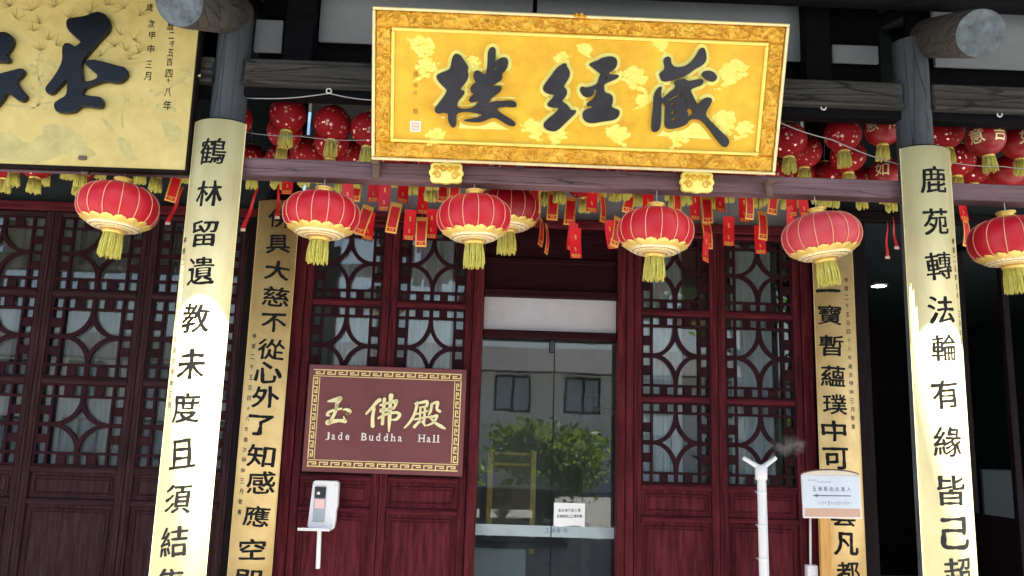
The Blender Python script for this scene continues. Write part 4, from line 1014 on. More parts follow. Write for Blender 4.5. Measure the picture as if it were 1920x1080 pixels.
# letters with slab serifs
LET = {'J': [(.75, 1, 1)], 'a': [(.98, 0, .6)], 'd': [(.72, 1, .8), (1.0, 0, .6)], 'e': [], 'B': [(.12, 0, 1), (.12, 1, 1)], 'u': [(.05, 1, .8), (.75, 1, .8), (1.0, 0, .6)], 'h': [(.1, 1, .8), (.1, 0, 1.2), (.88, 0, 1.2)],
       'H': [(.1, 0, 1.4), (.1, 1, 1.4), (.9, 0, 1.4), (.9, 1, 1.4)], 'l': [(.2, 1, 1.0), (.5, 0, 1.8)]}
HT = {'J': 1, 'd': 1, 'B': 1, 'h': 1, 'H': 1, 'l': 1, 'a': .68, 'e': .68, 'u': .68}
m = MB()
for ch, cx_, w in (('J', 170, 50), ('a', 248, 46), ('d', 338, 54), ('e', 435, 50), ('B', 658, 72), ('u', 752, 52), ('d', 845, 54), ('d', 948, 54), ('h', 1045, 54), ('a', 1135, 50), ('H', 1425, 82), ('a', 1518, 50), ('l', 1590, 16), ('l', 1645, 16)):
    m = MB(); H_ = 88/7.111*.00412; ww = w/7.111*.00412*.92
    yb = 672+(cx_-340)*.028
    x, y = T3(cx_, yb); hh = H_*HT[ch]*1.08
    vs, fs = brushy(ch, .012, ww, hh, 0)
    kf = max(glyph(ch)[1], .55)/glyph(ch)[1], max(glyph(ch)[2], .55)/glyph(ch)[2]
    m.add([(x+v.x*kf[0], y+hh/2+v.y*kf[1]+(-.004 if ch == 'J' else 0), .0040) for v in vs], fs)
    for fx, top, k in LET[ch]:
        sx = x-ww/2+ww*fx; sw = .0085*k
        sy = y+hh if top else y
        m.add([(sx-sw, sy-(.004 if top else 0), .0042), (sx+sw, sy-(.004 if top else 0), .0042), (sx+sw, sy+(0 if top else .004), .0042), (sx-sw, sy+(0 if top else .004), .0042)], [[0, 1, 2, 3]])
    m.build('letter', M['silver'], js, local=True)

# ------------------------------------------------------------------ lanterns
NRIB = 15
def lan_r(z, rx=.238, rz=.158): 
    return rx*max(0, 1-abs(z/rz)**2.35)**(1/2.25)
def big_lantern():
    root = empty('palace_lantern', (0, 0, 0))
    prof = [(lan_r(z), z) for z in [-.150+.300*i/26 for i in range(27)]]
    def pil(t, r, z): return 1-.012*(1-abs(math.sin(t*NRIB/2)))**2
    MB().lathe(prof, NRIB*8, True, fn=pil).build('silk_body', M['silk'], root)
    pts = [(lan_r(z)+.0016, 0, z) for z in [-.112+.250*i/22 for i in range(23)]]
    rib = MB().tube(pts, .0030, 6).mesh('rib'); rib.materials.append(M['rib'])
    for i in range(NRIB): link('rib', rib, None, root, rot=(0, 0, 2*math.pi*i/NRIB))
    # lotus petals round the foot
    NP = 16; pv, pf = [], []
    for j in range(7):
        s = j/6; z = -.134+.040*s; hw = math.pi/NP*1.08*(1-.0*s)*math.sqrt(max(0, 1-(max(0, s-.25)/.75)**2.2))
        for i in range(7):
            u = -1+2*i/6; t = u*hw; r = lan_r(z)+.004+.008*(1-u*u)*(.4+.6*s)
            pv.append((r*math.cos(t), r*math.sin(t), z))
    pf = [[j*7+i, j*7+i+1, (j+1)*7+i+1, (j+1)*7+i] for j in range(6) for i in range(6)]
    pe = MB().add(pv, pf, True).mesh('petal'); pe.materials.append(M['petal'])
    for i in range(NP): link('petal', pe, None, root, rot=(0, 0, 2*math.pi*i/NP))
    MB().lathe([(lan_r(-.130)+.006, -.128), (lan_r(-.130)+.008, -.134), (.135, -.148), (.100, -.156), (.058, -.160), (.052, -.150)], 48).build('base_dish', M['base'], root)
    MB().lathe([(.056, -.159), (.064, -.163), (.066, -.175), (.060, -.183), (.040, -.185)], 32).build('collar', M['petal'], root)
    MB().lathe([(.085, .140), (.080, .155), (.050, .161), (.046, .179), (.058, .183), (.056, .195), (.020, .201)], 32).build('top_cap', M['petal'], root)
    rnd = random.Random(3); m = MB()
    for k in range(280):
        a = rnd.uniform(0, 6.283); r0 = .056*math.sqrt(rnd.uniform(.25, 1)); r1 = r0*rnd.uniform(1.05, 1.3); L_ = rnd.uniform(.115, .165)
        a2 = a+rnd.uniform(-.18, .18)
        m.tube([(r0*math.cos(a), r0*math.sin(a), -.181), ((r0+r1)/2*math.cos((a+a2)/2)*1.04, (r0+r1)/2*math.sin((a+a2)/2)*1.04, -.181-L_*.5), (r1*math.cos(a2), r1*math.sin(a2), -.181-L_)], [.0040, .0038, .0022], 4)
    m.build('tassel', M['tassel'], root)
    MB().cyl((0, 0, .20), (0, 0, .29), .0035, n=6).build('cord', M['wire'], root)
    return root
BL = [((222, 388, -.03), 1.0, 4, 9, 'big red silk lantern under the left yellow plaque'),
      ((603, 403, -.03), .98, 1.5, 3, 'big red silk lantern over the left inner gold board'),
      ((889, 409, -.03), .96, -2, 14, 'big red silk lantern left of the doorway, in front of another'),
      ((1229, 434, -.03), .985, 2, 5, 'big red silk lantern right of the doorway under the golden plaque'),
      ((1540, 443, -.03), 1.0, -8, 0, 'big faded pink-red silk lantern tilted beside the right column'),
      ((1893, 452, -.03), 1.02, -5, 17, 'big red silk lantern cut off by the right edge'),
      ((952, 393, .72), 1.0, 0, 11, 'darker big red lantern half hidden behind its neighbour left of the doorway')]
proto = big_lantern()
for i, (p, k, tl, rz, lb) in enumerate(BL):
    o = proto if i == 0 else copy_tree(proto)
    P = at(*p); o.location = P; o.scale = (k, k, k*(.94, .92, .96, .93, .92, .95, .95)[i]); o.rotation_euler = (0, R(tl), R(rz)); tag(o, lb, 'lantern', 'big palace lanterns')
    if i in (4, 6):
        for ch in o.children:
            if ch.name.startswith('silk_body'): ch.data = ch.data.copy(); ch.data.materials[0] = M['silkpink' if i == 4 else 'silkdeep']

def small_lantern(mat, chars=None):
    root = empty('small_lantern', (0, 0, 0))
    r = .124
    prof = [(r*math.sin(math.pi*(.09+.82*i/16)), -r*.97*math.cos(math.pi*(.09+.82*i/16))) for i in range(17)]
    MB().lathe(prof, 30).build('ball', M[mat], root)
    MB().lathe([(.037, -.117), (.040, -.124), (.038, -.132), (.02, -.133)], 20).build('bottom_ring', M['petal'], root)
    MB().lathe([(.037, .115), (.036, .124), (.012, .127)], 20).build('top_ring', M['petal'], root)
    rnd = random.Random(8); m = MB()
    for k in range(64):
        a = rnd.uniform(0, 6.283); r0 = .036*math.sqrt(rnd.uniform(.3, 1)); r1 = r0*rnd.uniform(1.1, 1.4); L_ = rnd.uniform(.085, .105)
        m.tube([(r0*math.cos(a), r0*math.sin(a), -.131), ((r0+r1)/2*math.cos(a)*1.05, (r0+r1)/2*math.sin(a)*1.05, -.131-L_*.5), (r1*math.cos(a), r1*math.sin(a), -.131-L_)], [.0052, .0050, .0036], 4)
    m.build('tassel', M['tassel'], root)
    MB().cyl((0, 0, .126), (0, 0, .30), .0018, n=5).build('cord', M['wire'], root)
    for ch, th in (chars or []):
        vs, fs = brushy(ch, .016, .100, .105, .03, 0, 3)
        me = bpy.data.meshes.new('character'); me.from_pydata([tuple(v) for v in vs], [], fs)
        bm = bmesh.new(); bm.from_mesh(me)
        for ax in (0, 1):
            x = -.07
            while x < .07:
                bmesh.ops.bisect_plane(bm, geom=bm.verts[:]+bm.edges[:]+bm.faces[:], plane_co=(x, x, 0), plane_no=(1-ax, ax, 0)); x += .012
        for v in bm.verts:
            la = v.co.y/r; lo = th+v.co.x/(r*max(.5, math.cos(la))); q = r+.0012
            v.co = (q*math.cos(la)*math.sin(lo), -q*math.cos(la)*math.cos(lo), q*.97*math.sin(la))
        bm.to_mesh(me); bm.free()
        link('character', me, M['goldtext'], root)
    return root
SP = small_lantern('sparkle')
P_X = small_lantern('redball', [('祥', R(12)), ('意', R(-62))])
P_J = small_lantern('redball', [('吉', R(14)), ('意', R(-58))])
P_Y = small_lantern('redball', [('如', R(-40)), ('意', R(40))])
placed = []
rl = random.Random(11)
def put(px, py, Y, proto_, first):
    o = proto_ if first else copy_tree(proto_)
    P = at(px, py, Y); o.location = P; o.rotation_euler = (R(rl.uniform(-5, 5)), R(rl.uniform(-5, 5)), R(rl.uniform(0, 360)) if proto_ is SP else 0)
    placed.append(P); return o
OR = ['first', 'second', 'third', 'fourth', 'fifth', 'sixth', 'seventh', 'eighth', 'ninth', 'tenth', 'eleventh', 'twelfth', 'thirteenth', 'fourteenth', 'fifteenth', 'sixteenth', 'seventeenth', 'eighteenth', 'nineteenth', 'twentieth',
      'twenty-first', 'twenty-second', 'twenty-third', 'twenty-fourth', 'twenty-fifth', 'twenty-sixth', 'twenty-seventh', 'twenty-eighth', 'twenty-ninth', 'thirtieth']
GRP = 'small red lanterns strung under the verandah'
UP_ = [(540, 214, .30, 'topmost small red lantern left of the golden plaque, hung highest'), (624, 231, .30, 'small red lantern under the white hook left of the golden plaque'), (692, 243, .30, 'small red lantern half covered by the left edge of the golden plaque'),
       (534, 246, .56, 'small red lantern tucked behind and below the topmost one left of the golden plaque'), (622, 266, .56, 'small red lantern directly behind the one under the left white hook'),
       (528, 300, 1.12, 'small red lantern low against the beam, nearest the left column'), (576, 286, .86, 'small red lantern low between the two front ones left of the plaque'), (662, 300, 1.12, 'small red lantern low against the beam beside the plaque left edge'),
       (438, 224, .32, 'small red lantern mostly hidden by the left grey column'),
       (1478, 263, .30, 'small red lantern touching the right edge of the golden plaque'), (1580, 252, .30, 'small red lantern under the white hook right of the golden plaque'),
       (1508, 284, .58, 'small red lantern behind the one touching the right edge of the plaque'), (1590, 292, .60, 'small red lantern behind the one under the right white hook'),
       (1545, 332, 1.10, 'small red lantern low on the beam between two others right of the plaque'), (1478, 330, .95, 'small red lantern low at the lower right corner of the plaque'),
       (1772, 248, .45, 'small plain red lantern just right of the right grey column'), (1796, 300, .80, 'small red lantern below and behind the plain one right of the column')]
first = True
for px, py, Y, lb in UP_:
    tag(put(px, py, Y, SP, first), lb, 'lantern', GRP); first = False
tag(put(1655, 242, .42, P_X, True), 'small red lantern with a gold character, left of the right grey column', 'lantern', GRP)
o = put(1662, 326, 1.0, P_Y, True); tag(o, 'small red lettered lantern low on the beam left of the right column', 'lantern', GRP)
tag(put(1848, 260, .20, P_J, True), 'small red lantern with a large gold character right of the right column', 'lantern', GRP)
o = put(1913, 268, .42, P_Y, False); o.rotation_euler.z = R(30); tag(o, 'small lettered red lantern cut by the right edge', 'lantern', GRP)
o = put(1890, 322, .78, P_X, False); o.rotation_euler.z = R(70); tag(o, 'small red lantern behind the one with the large gold character', 'lantern', GRP)
# lanterns of the back rows: only their undersides and tassels show below the beam (tassel centre, ~0.2 m under the ball)
LOW = {'in the left bay': [(28, 345), (14, 356), (88, 343), (70, 358), (135, 333), (158, 346), (150, 362), (194, 332), (265, 340), (296, 356), (350, 338)],
       'left of the doorway': [(472, 349), (545, 338), (573, 346), (598, 338), (641, 356), (743, 346), (775, 360), (812, 351), (806, 374), (905, 352), (860, 345), (668, 346), (706, 341), (942, 348)],
       'over the doorway': [(1011, 361), (1023, 381), (1052, 377), (1090, 366), (1092, 394), (1152, 374), (1172, 369), (1196, 383), (1112, 372), (1132, 364)],
       'right of the doorway': [(1254, 371), (1266, 386), (1287, 379), (1340, 387), (1365, 375), (1423, 385), (1466, 371), (1474, 386), (1494, 383), (1530, 378), (1312, 372), (1396, 373), (1446, 377), (1566, 384), (1612, 388)],
       'in the right bay': [(1668, 392), (1775, 372), (1860, 374), (1905, 382), (1826, 366)]}
for where, lst in LOW.items():
    lst = sorted(lst)
    for i, (px, py) in enumerate(lst):
        best = None
        for Y in (1.28, 1.02, 1.40, .76, 1.15, .9, .62):
            q = at(px, py-.205*F_PX/(depth(at(px, py, Y))), Y)
            d = min([(q-w).length for w in placed]+[9])
            if best is None or d > best[0]+.02: best = (d, Y, py-.205*F_PX/depth(at(px, py, Y)))
            if d > .235: break
        tag(put(px, best[2], best[1], SP, False), 'small red lantern peeking under the beam, %s from left %s' % (OR[i], where), 'lantern', GRP)

# ------------------------------------------------------------------ wish cards
def wish_card(bordered):
    root = empty('wish_card', (0, 0, 0)); w, h = .040, .108
    curl = lambda x, z: (1.1 if bordered else -.9)*z*z+.35*x*z
    vs = [(x, s*.0012+curl(x, -h+2*h*k/6), -h+2*h*k/6) for s in (-1, 1) for k in range(7) for x in (-w, w)]
    fs = [[2*k, 2*k+1, 2*k+3, 2*k+2] for k in range(6)]+[[14+2*k+1, 14+2*k, 14+2*k+2, 14+2*k+3] for k in range(6)]
    fs += [[2*k+1, 14+2*k+1, 14+2*k+3, 2*k+3] for k in range(6)]+[[14+2*k, 2*k, 2*k+2, 14+2*k+2] for k in range(6)]+[[0, 14, 15, 1], [12, 13, 27, 26]]
    MB().add(vs, fs).build('card', M['tagdark' if bordered else 'tagred'], root)
    m = MB()
    for s in (-1, 1):
        y0, y1 = (-.0022, -.0013) if s < 0 else (.0013, .0022)
        if bordered:
            for q in ((-w, w, h-.030, h), (-w, w, -h, -h+.012), (-w, w, -h+.034, -h+.040), (-w, -w+.010, -h+.0125, h-.0305), (w-.010, w, -h+.0125, h-.0305), (-.012, -.004, -h+.018, -h+.030), (.004, .012, -h+.018, -h+.030)):
                nn_ = max(1, round((q[3]-q[2])/.03))
                for kk in range(nn_): m.box(q[0], q[1], y0, y1, q[2]+(q[3]-q[2])*kk/nn_, q[2]+(q[3]-q[2])*(kk+1)/nn_, .0001)
        else:
            for q in ((-.006, .006, .045, .060), (-.004, .008, .028, .043), (-.007, .003, -.042, -.030), (-.005, .007, -.056, -.044), (-.030, -.014, -.094, -.078), (-.009, .008, -.094, -.077), (.013, .030, -.093, -.078), (-.028, .028, -.1045, -.0975)):
                m.box(q[0], q[1], y0, y1, q[2], q[3], .0003)
    m.v = [(x, y+curl(x, z), z) for x, y, z in m.v]
    m.build('gold_print', M['taggold'], root)['kind'] = 'stuff'
    MB().tube([(0, 0, h-.004), (.003, 0, h+.05), (-.002, 0, h+.12), (0, 0, h+.20)], .0016, 5).build('string', M['cordred'], root)
    return root
WB, WS = wish_card(True), wish_card(False)
CARDS_B = [(738, 408, 9, 0), (682, 412, 16, 10), (790, 434, 0, 0), (853, 350, 2, 0), (1037, 385, 3, 0), (1069, 395, 4, 0), (1016, 434, 6, 68), (1027, 448, 2, 74), (1131, 388, -4, 58), (1157, 434, 8, 40), (1326, 392, -3, 0), (1327, 440, -2, 20), (1406, 383, -4, 30), (1431, 422, 2, 25), (326, 352, 10, 20), (1813, 436, 2, 30), (668, 350, 4, 15), (830, 352, -3, 20), (1180, 372, 6, 10), (1270, 374, -4, 35), (1450, 374, 3, 20), (1003, 370, -5, 30)]
CARDS_S = [(701, 352, 0, 0), (721, 368, 0, 0), (691, 424, 3, 20), (793, 376, 1, 15), (768, 422, 1, 10), (809, 420, 0, 5), (540, 338, 0, 0), (1072, 444, 6, 35), (1079, 456, -2, 10), (1144, 440, -10, 25), (1303, 386, -1, 5), (1323, 464, 6, 45), (1366, 434, 1, 0), (1395, 390, 0, 0), (1425, 450, 0, 0), (1484, 378, 0, 10), (1482, 416, 0, 30), (1805, 388, 0, 20), (756, 354, 3, 25), (1110, 370, 2, 15), (1215, 366, -3, 0), (1350, 372, 4, 20), (1506, 380, -2, 15), (924, 362, 3, 10), (652, 352, -4, 5)]
def edge_label(px):
    for lim, w in ((430, 'in the left bay'), (760, 'beside the second big lantern'), (960, 'beside the third big lantern'), (1200, 'over the doorway'), (1700, 'right of the doorway'), (1999, 'in the right bay')):
        if px < lim: return w
for kind, pro, lst, txt in (('b', WB, CARDS_B, 'gold-bordered red wish card'), ('s', WS, CARDS_S, 'plain bright red wish card')):
    lst = sorted(lst); groups = {}
    for c in lst: groups.setdefault(edge_label(c[0]), []).append(c)
    k = 0
    for wh, cs in groups.items():
        for i, (px, py, an, tw) in enumerate(cs):
            o = pro if k == 0 else copy_tree(pro); k += 1
            Y = .55+.55*((px*7+py*3) % 10)/10
            o.location = at(px, py, Y); o.rotation_euler = (R(rl.uniform(-4, 4)), R(an), R(tw))
            tag(o, (txt+' hanging '+wh) if len(cs) == 1 else '%s, %s from left %s' % (txt, OR[i], wh), 'wish card', 'red wish cards hanging from the lanterns')
# edge-on streamers
for px0, py0, px1, py1, lb in ((483, 352, 456, 428, 'thin pink streamer hanging right of the left gold column board'), (523, 345, 520, 405, 'thin red streamer over the top of the left inner gold board'),
                               (343, 350, 315, 416, 'thin pink-red streamer left of the left gold column board'), (1664, 415, 1664, 480, 'long thin red streamer left of the right gold column board'), (1674, 405, 1681, 462, 'shorter pink streamer beside the right gold column board')):
    a, b_ = at(px0, py0, .7), at(px1, py1, .7); m = MB()
    N = 8; vs = []
    for i in range(N+1):
        q = a.lerp(b_, i/N); w = .004+.010*(i/N); vs += [(q.x-w, q.y-.01*math.sin(i), q.z), (q.x+w, q.y+.012-.01*math.sin(i), q.z)]
    r_ = tag(empty('streamer', tuple(a)), lb, 'streamer', 'thin streamers')
    m.add(vs, [[2*i, 2*i+1, 2*i+3, 2*i+2] for i in range(N)], True).build('ribbon', M['tagdark'], r_)
    MB().box(b_.x-.016, b_.x+.016, b_.y-.004, b_.y+.004, b_.z-.02, b_.z, .001).build('end_clip', M['pink'], r_)
# hooks and wires
for px, py, lb in ((617, 167, 'white porcelain hook on the upper beam left of the golden plaque'), (1544, 198, 'white porcelain hook on the upper beam right of the golden plaque'), (1874, 211, 'white porcelain hook on the upper beam at the right edge')):
    c = at(px, py, -.06); m = MB(); r_ = tag(empty('wire_hook', tuple(c)), lb, 'hook', 'white hooks on the upper beam')
    m.cyl((c.x, c.y, c.z+.004), (c.x, c.y, c.z+.05), .009, n=12); m.cyl((c.x, c.y-.004, c.z+.05), (c.x, c.y+.06, c.z+.055), .006, n=10); m.build('shank', M['white'], r_)
    MB().tube([(c.x+.016*math.cos(t), c.y, c.z-.012+.016*math.sin(t)) for t in [math.pi/2+i*2*math.pi/14 for i in range(15)]], .0045, 8).build('ring', M['white'], r_)
def wire(pts, lb, r=.004):
    P = []
    for i in range(len(pts)-1):
        a, b_ = at(*pts[i]), at(*pts[i+1])
        for k in range(8):
            t = k/8; q = a.lerp(b_, t); q.z -= .03*math.sin(math.pi*t)*(a-b_).length; P.append(q)
    P.append(at(*pts[-1]))
    tag(MB().tube(P, r, 6).build('sagging_wire', M['wire']), lb, 'wire', 'wires under the upper beam')
wire([(462, 184, -.02), (617, 175, -.06), (705, 188, -.05)], 'grey wire sagging from the left column over the white hook to the plaque')
wire([(1458, 228, -.03), (1560, 262, .02), (1700, 312, .0)], 'grey wire slanting down from the plaque to the right column')
wire([(1760, 300, .02), (1880, 312, .1), (1990, 318, .1)], 'thin dark wire crossing the lanterns right of the right column', .003)
wire([(462, 248, .1), (560, 255, .2), (700, 262, .2)], 'thin dark wire behind the front small lanterns left of the plaque', .0025)

# ------------------------------------------------------------------ things standing in front of the doors
# hand sanitiser dispenser
Yd = 1.44
c = at(606, 945, Yd); sd = tag(empty('sanitiser_dispenser', tuple(c)), 'white wall-mounted hand sanitiser dispenser with grey window, tray and rod', 'dispenser')
p0, p1 = at(583, 988, Yd), at(634, 903, Yd); z0, z1 = p0.z, p1.z; x0, x1 = at(583, 945, Yd).x, at(633, 945, Yd).x
prof = [(x0, z0+.01), (x0+.01, z0), (x1-.018, z0), (x1-.008, z0+.05), (x1-.008, z0+.12), (x1, z0+.16), (x1, z1-.01), (x1-.012, z1), (x0+.03, z1), (x0+.018, z1-.012)]
me = fill_mesh([[(x, z) for x, z in prof]], .03, .006)
for v in me.vertices: v.co = (v.co.x, Yd-.01-v.co.z, v.co.y)
link('housing', me, M['white'], sd)
wx0, wx1 = x0+.032, x0+.118; wz0, wz1 = z0+.045, z1-.035
MB().box(wx0, wx1, Yd-.056, Yd-.0465, wz0, wz1, .003).build('grey_window', M['greyp'], sd)
MB().box(wx0+.002, wx1-.002, Yd-.062, Yd-.0565, wz0+.17, wz1-.006, .003).build('dark_sight_glass', M['black'], sd)
MB().box(wx0+.008, wx1-.006, Yd-.064, Yd-.0625, wz0+.095, wz0+.162, .0005).build('pink_label', M['pink'], sd)
MB().lathe([(.001, -.012), (.012, -.008), (.012, .008), (.001, .012)], 14, c=(wx0+.03, Yd-.062, wz1-.05)).build('pump_bulb', M['white'], sd)
for x_, z_ in ((x0+.022, z1-.02), (x1-.014, z1-.022), (x1-.026, z0+.02)): MB().cyl((x_, Yd-.0465, z_), (x_, Yd-.049, z_), .005, n=10).build('screw', M['wire'], sd)
m = MB(); tz = z0-.004
m.box(x0-.055, x1-.02, Yd-.15, Yd-.005, tz-.010, tz, .004); m.box(x0-.055, x1-.02, Yd-.15, Yd-.145, tz+.0005, tz+.010, .002)
m.build('drip_tray', M['white'], sd)
a, b_ = at(599, 992, Yd-.05), at(596, 1066, Yd-.05)
MB().cyl(a, b_, .0165, n=14).build('rod', M['white'], sd)
# misting pole with a Y head
Ym = .80
a = at(1427, 884, Ym); mp_ = tag(empty('misting_pole', (a.x, Ym, 0)), 'white misting pole with a Y-shaped nozzle head in front of the right doors', 'misting pole')
MB().cyl((a.x, Ym, 0), (a.x, Ym, a.z-.02), .0285, n=20).build('pipe', M['white'], mp_)
MB().lathe([(.030, -.06), (.040, -.055), (.042, .03), (.030, .045)], 20, c=(a.x, Ym, a.z)).build('collar', M['white'], mp_)
for px, py in ((1393, 858), (1455, 858)):
    q = at(px, py, Ym); MB().cyl((a.x, Ym, a.z+.02), q, .019, .014, n=14).build('nozzle_arm', M['white'], mp_)
MB().lathe([(.20, 0), (.19, .03), (.05, .05), (.03, .12)], 28, c=(a.x, Ym, 0)).build('base', M['white'], mp_)
for z_ in (a.z-.14, a.z-.36, a.z-.58):
    MB().lathe([(.0287, -.012), (.0315, -.010), (.0315, .010), (.0287, .012)], 20, c=(a.x, Ym, z_)).build('coupling', M['white'], mp_)
    MB().cyl((a.x-.0315, Ym-.004, z_), (a.x-.048, Ym-.008, z_+.006), .004, n=8).build('side_nozzle', M['wire'], mp_)
MB().tube([(a.x+.034, Ym+.01, .06), (a.x+.036, Ym+.006, a.z*.5), (a.x+.033, Ym+.008, a.z-.07)], .005, 6).build('hose', M['white'], mp_)
# arrow sign on a wooden stand
Ys = .90
Mx4, to4 = sign_frame((1.9288, Ys, 1.1737), 0, 0, .0175)
ar = tag(empty('arrow_sign', mat=Mx4), 'white direction sign with a left arrow on a pale wooden post', 'sign')
AW, AH = .4126/2, .2953
MB().box(-AW, AW, 0, AH, -.02, 0, .004).build('board', M['white'], ar, local=True)
arch = [(-AW*.98, AH+.0005)]+[(AW*.98*math.cos(math.pi-math.pi*i/20), AH+.001+.030*math.sin(math.pi*i/20)**1.4) for i in range(1, 20)]+[(AW*.98, AH+.0005)]
o = link('arched_top', fill_mesh([arch], .008, 0), M['signcream'], ar, local=True, loc=(0, 0, -.010))
MB().tube([(x*1.0, y+.004, -.010) for x, y in arch], .006, 8).build('arch_moulding', M['brownmetal'], ar, local=True)
MB().box(-AW+.012, AW-.012, .068, AH-.012, .0002, .0015, .0003).build('printed_sheet', M['signsheet'], ar, local=True)
MB().box(-AW+.012, AW-.012, .010, .067, .0002, .0015, .0003).build('tan_band', M['signtan'], ar, local=True)
its = []
for i, ch in enumerate('玉佛殿由此進入'): its.append((ch, -AW+.085+i*.0405, AH-.096, .027, .030, .012, .02, 0))
me = glyphs_mesh(its, 'sign_characters')
for v in me.vertices: v.co.z = .0022
link('sign_characters', me, M['inkblue'], ar, local=True)
me = glyphs_mesh([(ch, -AW+.105+x, AH-.190, w, .026 if ch in 'JBdhHl' else .018, .0, 0, 0) for ch, x, w in [('J', 0, .012), ('a', .018, .014), ('d', .036, .014), ('e', .054, .014), ('B', .080, .017), ('u', .099, .014), ('d', .117, .014), ('d', .135, .014), ('h', .153, .014), ('a', .170, .014), ('H', .196, .018), ('a', .215, .014), ('l', .228, .006), ('l', .237, .006)]], 'sign_lettering')
for v in me.vertices: v.co.z = .0022
link('sign_lettering', me, M['inkgrey'], ar, local=True)
ya = AH-.142
link('arrow', fill_mesh([[(-AW+.070, ya), (-AW+.110, ya+.012), (-AW+.105, ya+.0035), (AW-.075, ya+.0035), (AW-.075, ya-.0035), (-AW+.105, ya-.0035), (-AW+.110, ya-.012)]], .0004), M['inkblue'], ar, local=True, loc=(0, 0, .0022))
m = MB()
for x0_, x1_, yy in ((-AW+.045, -AW+.105, AH-.040), (-AW+.11, -AW+.205, AH-.052)):
    k = x0_
    while k < x1_: m.box(k, k+.006, yy, yy+.006, .0016, .0022, .0001); k += .009
m.build('small_print', M['inkgrey'], ar, local=True)
q0 = at(1547, 974, Ys+.03)
MB().box(q0.x-.04, q0.x+.034, Ys+.021, Ys+.06, 0, 1.40, .004).build('post', M['postwood'], ar)
MB().box(q0.x-.25, q0.x+.25, Ys-.15, Ys+.2, .0, .04, .006).build('foot', M['postwood'], ar)
q1 = at(1525, 974, Ys+.04); rod = tag(empty('white_rod', (q1.x, Ys+.06, 0)), 'thin white rod with a box at its foot beside the arrow sign post', 'rod')
zb = at(1524, 1060, Ys+.06).z
MB().cyl((q1.x-.012, Ys+.09, zb), (q1.x, Ys+.09, 1.25), .008, n=10).build('rod', M['white'], rod)
MB().box(q1.x-.045, q1.x+.03, Ys+.06, Ys+.12, 0, zb, .006).build('socket_box', M['white'], rod)

# faint water mist from the nozzles
mm = bpy.data.materials.new('water_mist'); mm.use_nodes = True; nt = mm.node_tree; nt.nodes.clear(); L = nt.links.new
out = nt.nodes.new('ShaderNodeOutputMaterial'); pv = nt.nodes.new('ShaderNodeVolumePrincipled'); L(pv.outputs[0], out.inputs['Volume'])
tc = nt.nodes.new('ShaderNodeTexCoord'); nz = nt.nodes.new('ShaderNodeTexNoise'); nz.inputs['Scale'].default_value = 9; nz.inputs['Detail'].default_value = 3; L(tc.outputs['Object'], nz.inputs['Vector'])
mr = nt.nodes.new('ShaderNodeMapRange'); mr.inputs[1].default_value = .46; mr.inputs[2].default_value = .72; mr.inputs[3].default_value = 0; mr.inputs[4].default_value = 6; L(nz.outputs[0], mr.inputs[0]); L(mr.outputs[0], pv.inputs['Density'])
pv.inputs['Color'].default_value = (.95, .96, 1, 1); pv.inputs['Anisotropy'].default_value = .2
gr = nt.nodes.new('ShaderNodeTexGradient'); gr.gradient_type = 'SPHERICAL'; mpp = nt.nodes.new('ShaderNodeMapping'); mpp.inputs['Scale'].default_value = (1/.15, 1/.08, 1/.085)
L(tc.outputs['Object'], mpp.inputs[0]); L(mpp.outputs[0], gr.inputs[0]); ml = nt.nodes.new('ShaderNodeMath'); ml.operation = 'MULTIPLY'; L(gr.outputs['Fac'], ml.inputs[0]); L(mr.outputs[0], ml.inputs[1]); L(ml.outputs[0], pv.inputs['Density'])
mr.inputs[4].default_value = 9; mr.inputs[1].default_value = .42; nz.inputs['Scale'].default_value = 16
m = MB(); m.lathe([(.001, -.085)]+[(.15*math.sin(math.pi*i/10), -.085*math.cos(math.pi*i/10)) for i in range(1, 10)]+[(.001, .085)], 18)
tag(m.build('mist', mm, loc=at(1478, 836, Ym)), 'faint water mist drifting from the white nozzle head', 'mist', kind='stuff')

# ------------------------------------------------------------------ courtyard behind the viewer (seen in the glass; shade tree and shrub added out of view)
bd = tag(empty('courtyard_house', (0, -27, -.15)), 'pale courtyard house with dark windows and grey tiled roof mirrored in the glass door', 'building')
MB().box(-22, 30, -31, -27, -.15, 4.7, .02).build('wall', pm('white_wall', (.84, .83, .80), .8, var=.08, scale=.6, bump=.1), bd)
for fl, z in enumerate((.7, 3.0)):
    for i in range(17):
        x = -20+i*2.9
        f = MB().box(x-.75, x+.75, -26.998, -26.93, z, z+1.5, .02).build('window', M['darkv'], bd)
        for s_ in (-1, 1): MB().box(x+s_*.36-.30, x+s_*.36+.30, -26.928, -26.915, z+.1, z+1.4, .004).build('window_pane', M['greyp'], f)
MB().add([(-22.8, -26.0, 4.6), (30.8, -26.0, 4.6), (30.8, -29, 5.9), (-22.8, -29, 5.9), (-22.8, -32, 4.6), (30.8, -32, 4.6)], [[0, 1, 2, 3], [3, 2, 5, 4], [0, 3, 4], [1, 5, 2], [0, 4, 5, 1]]).build('house_roof', M['tile'], bd)
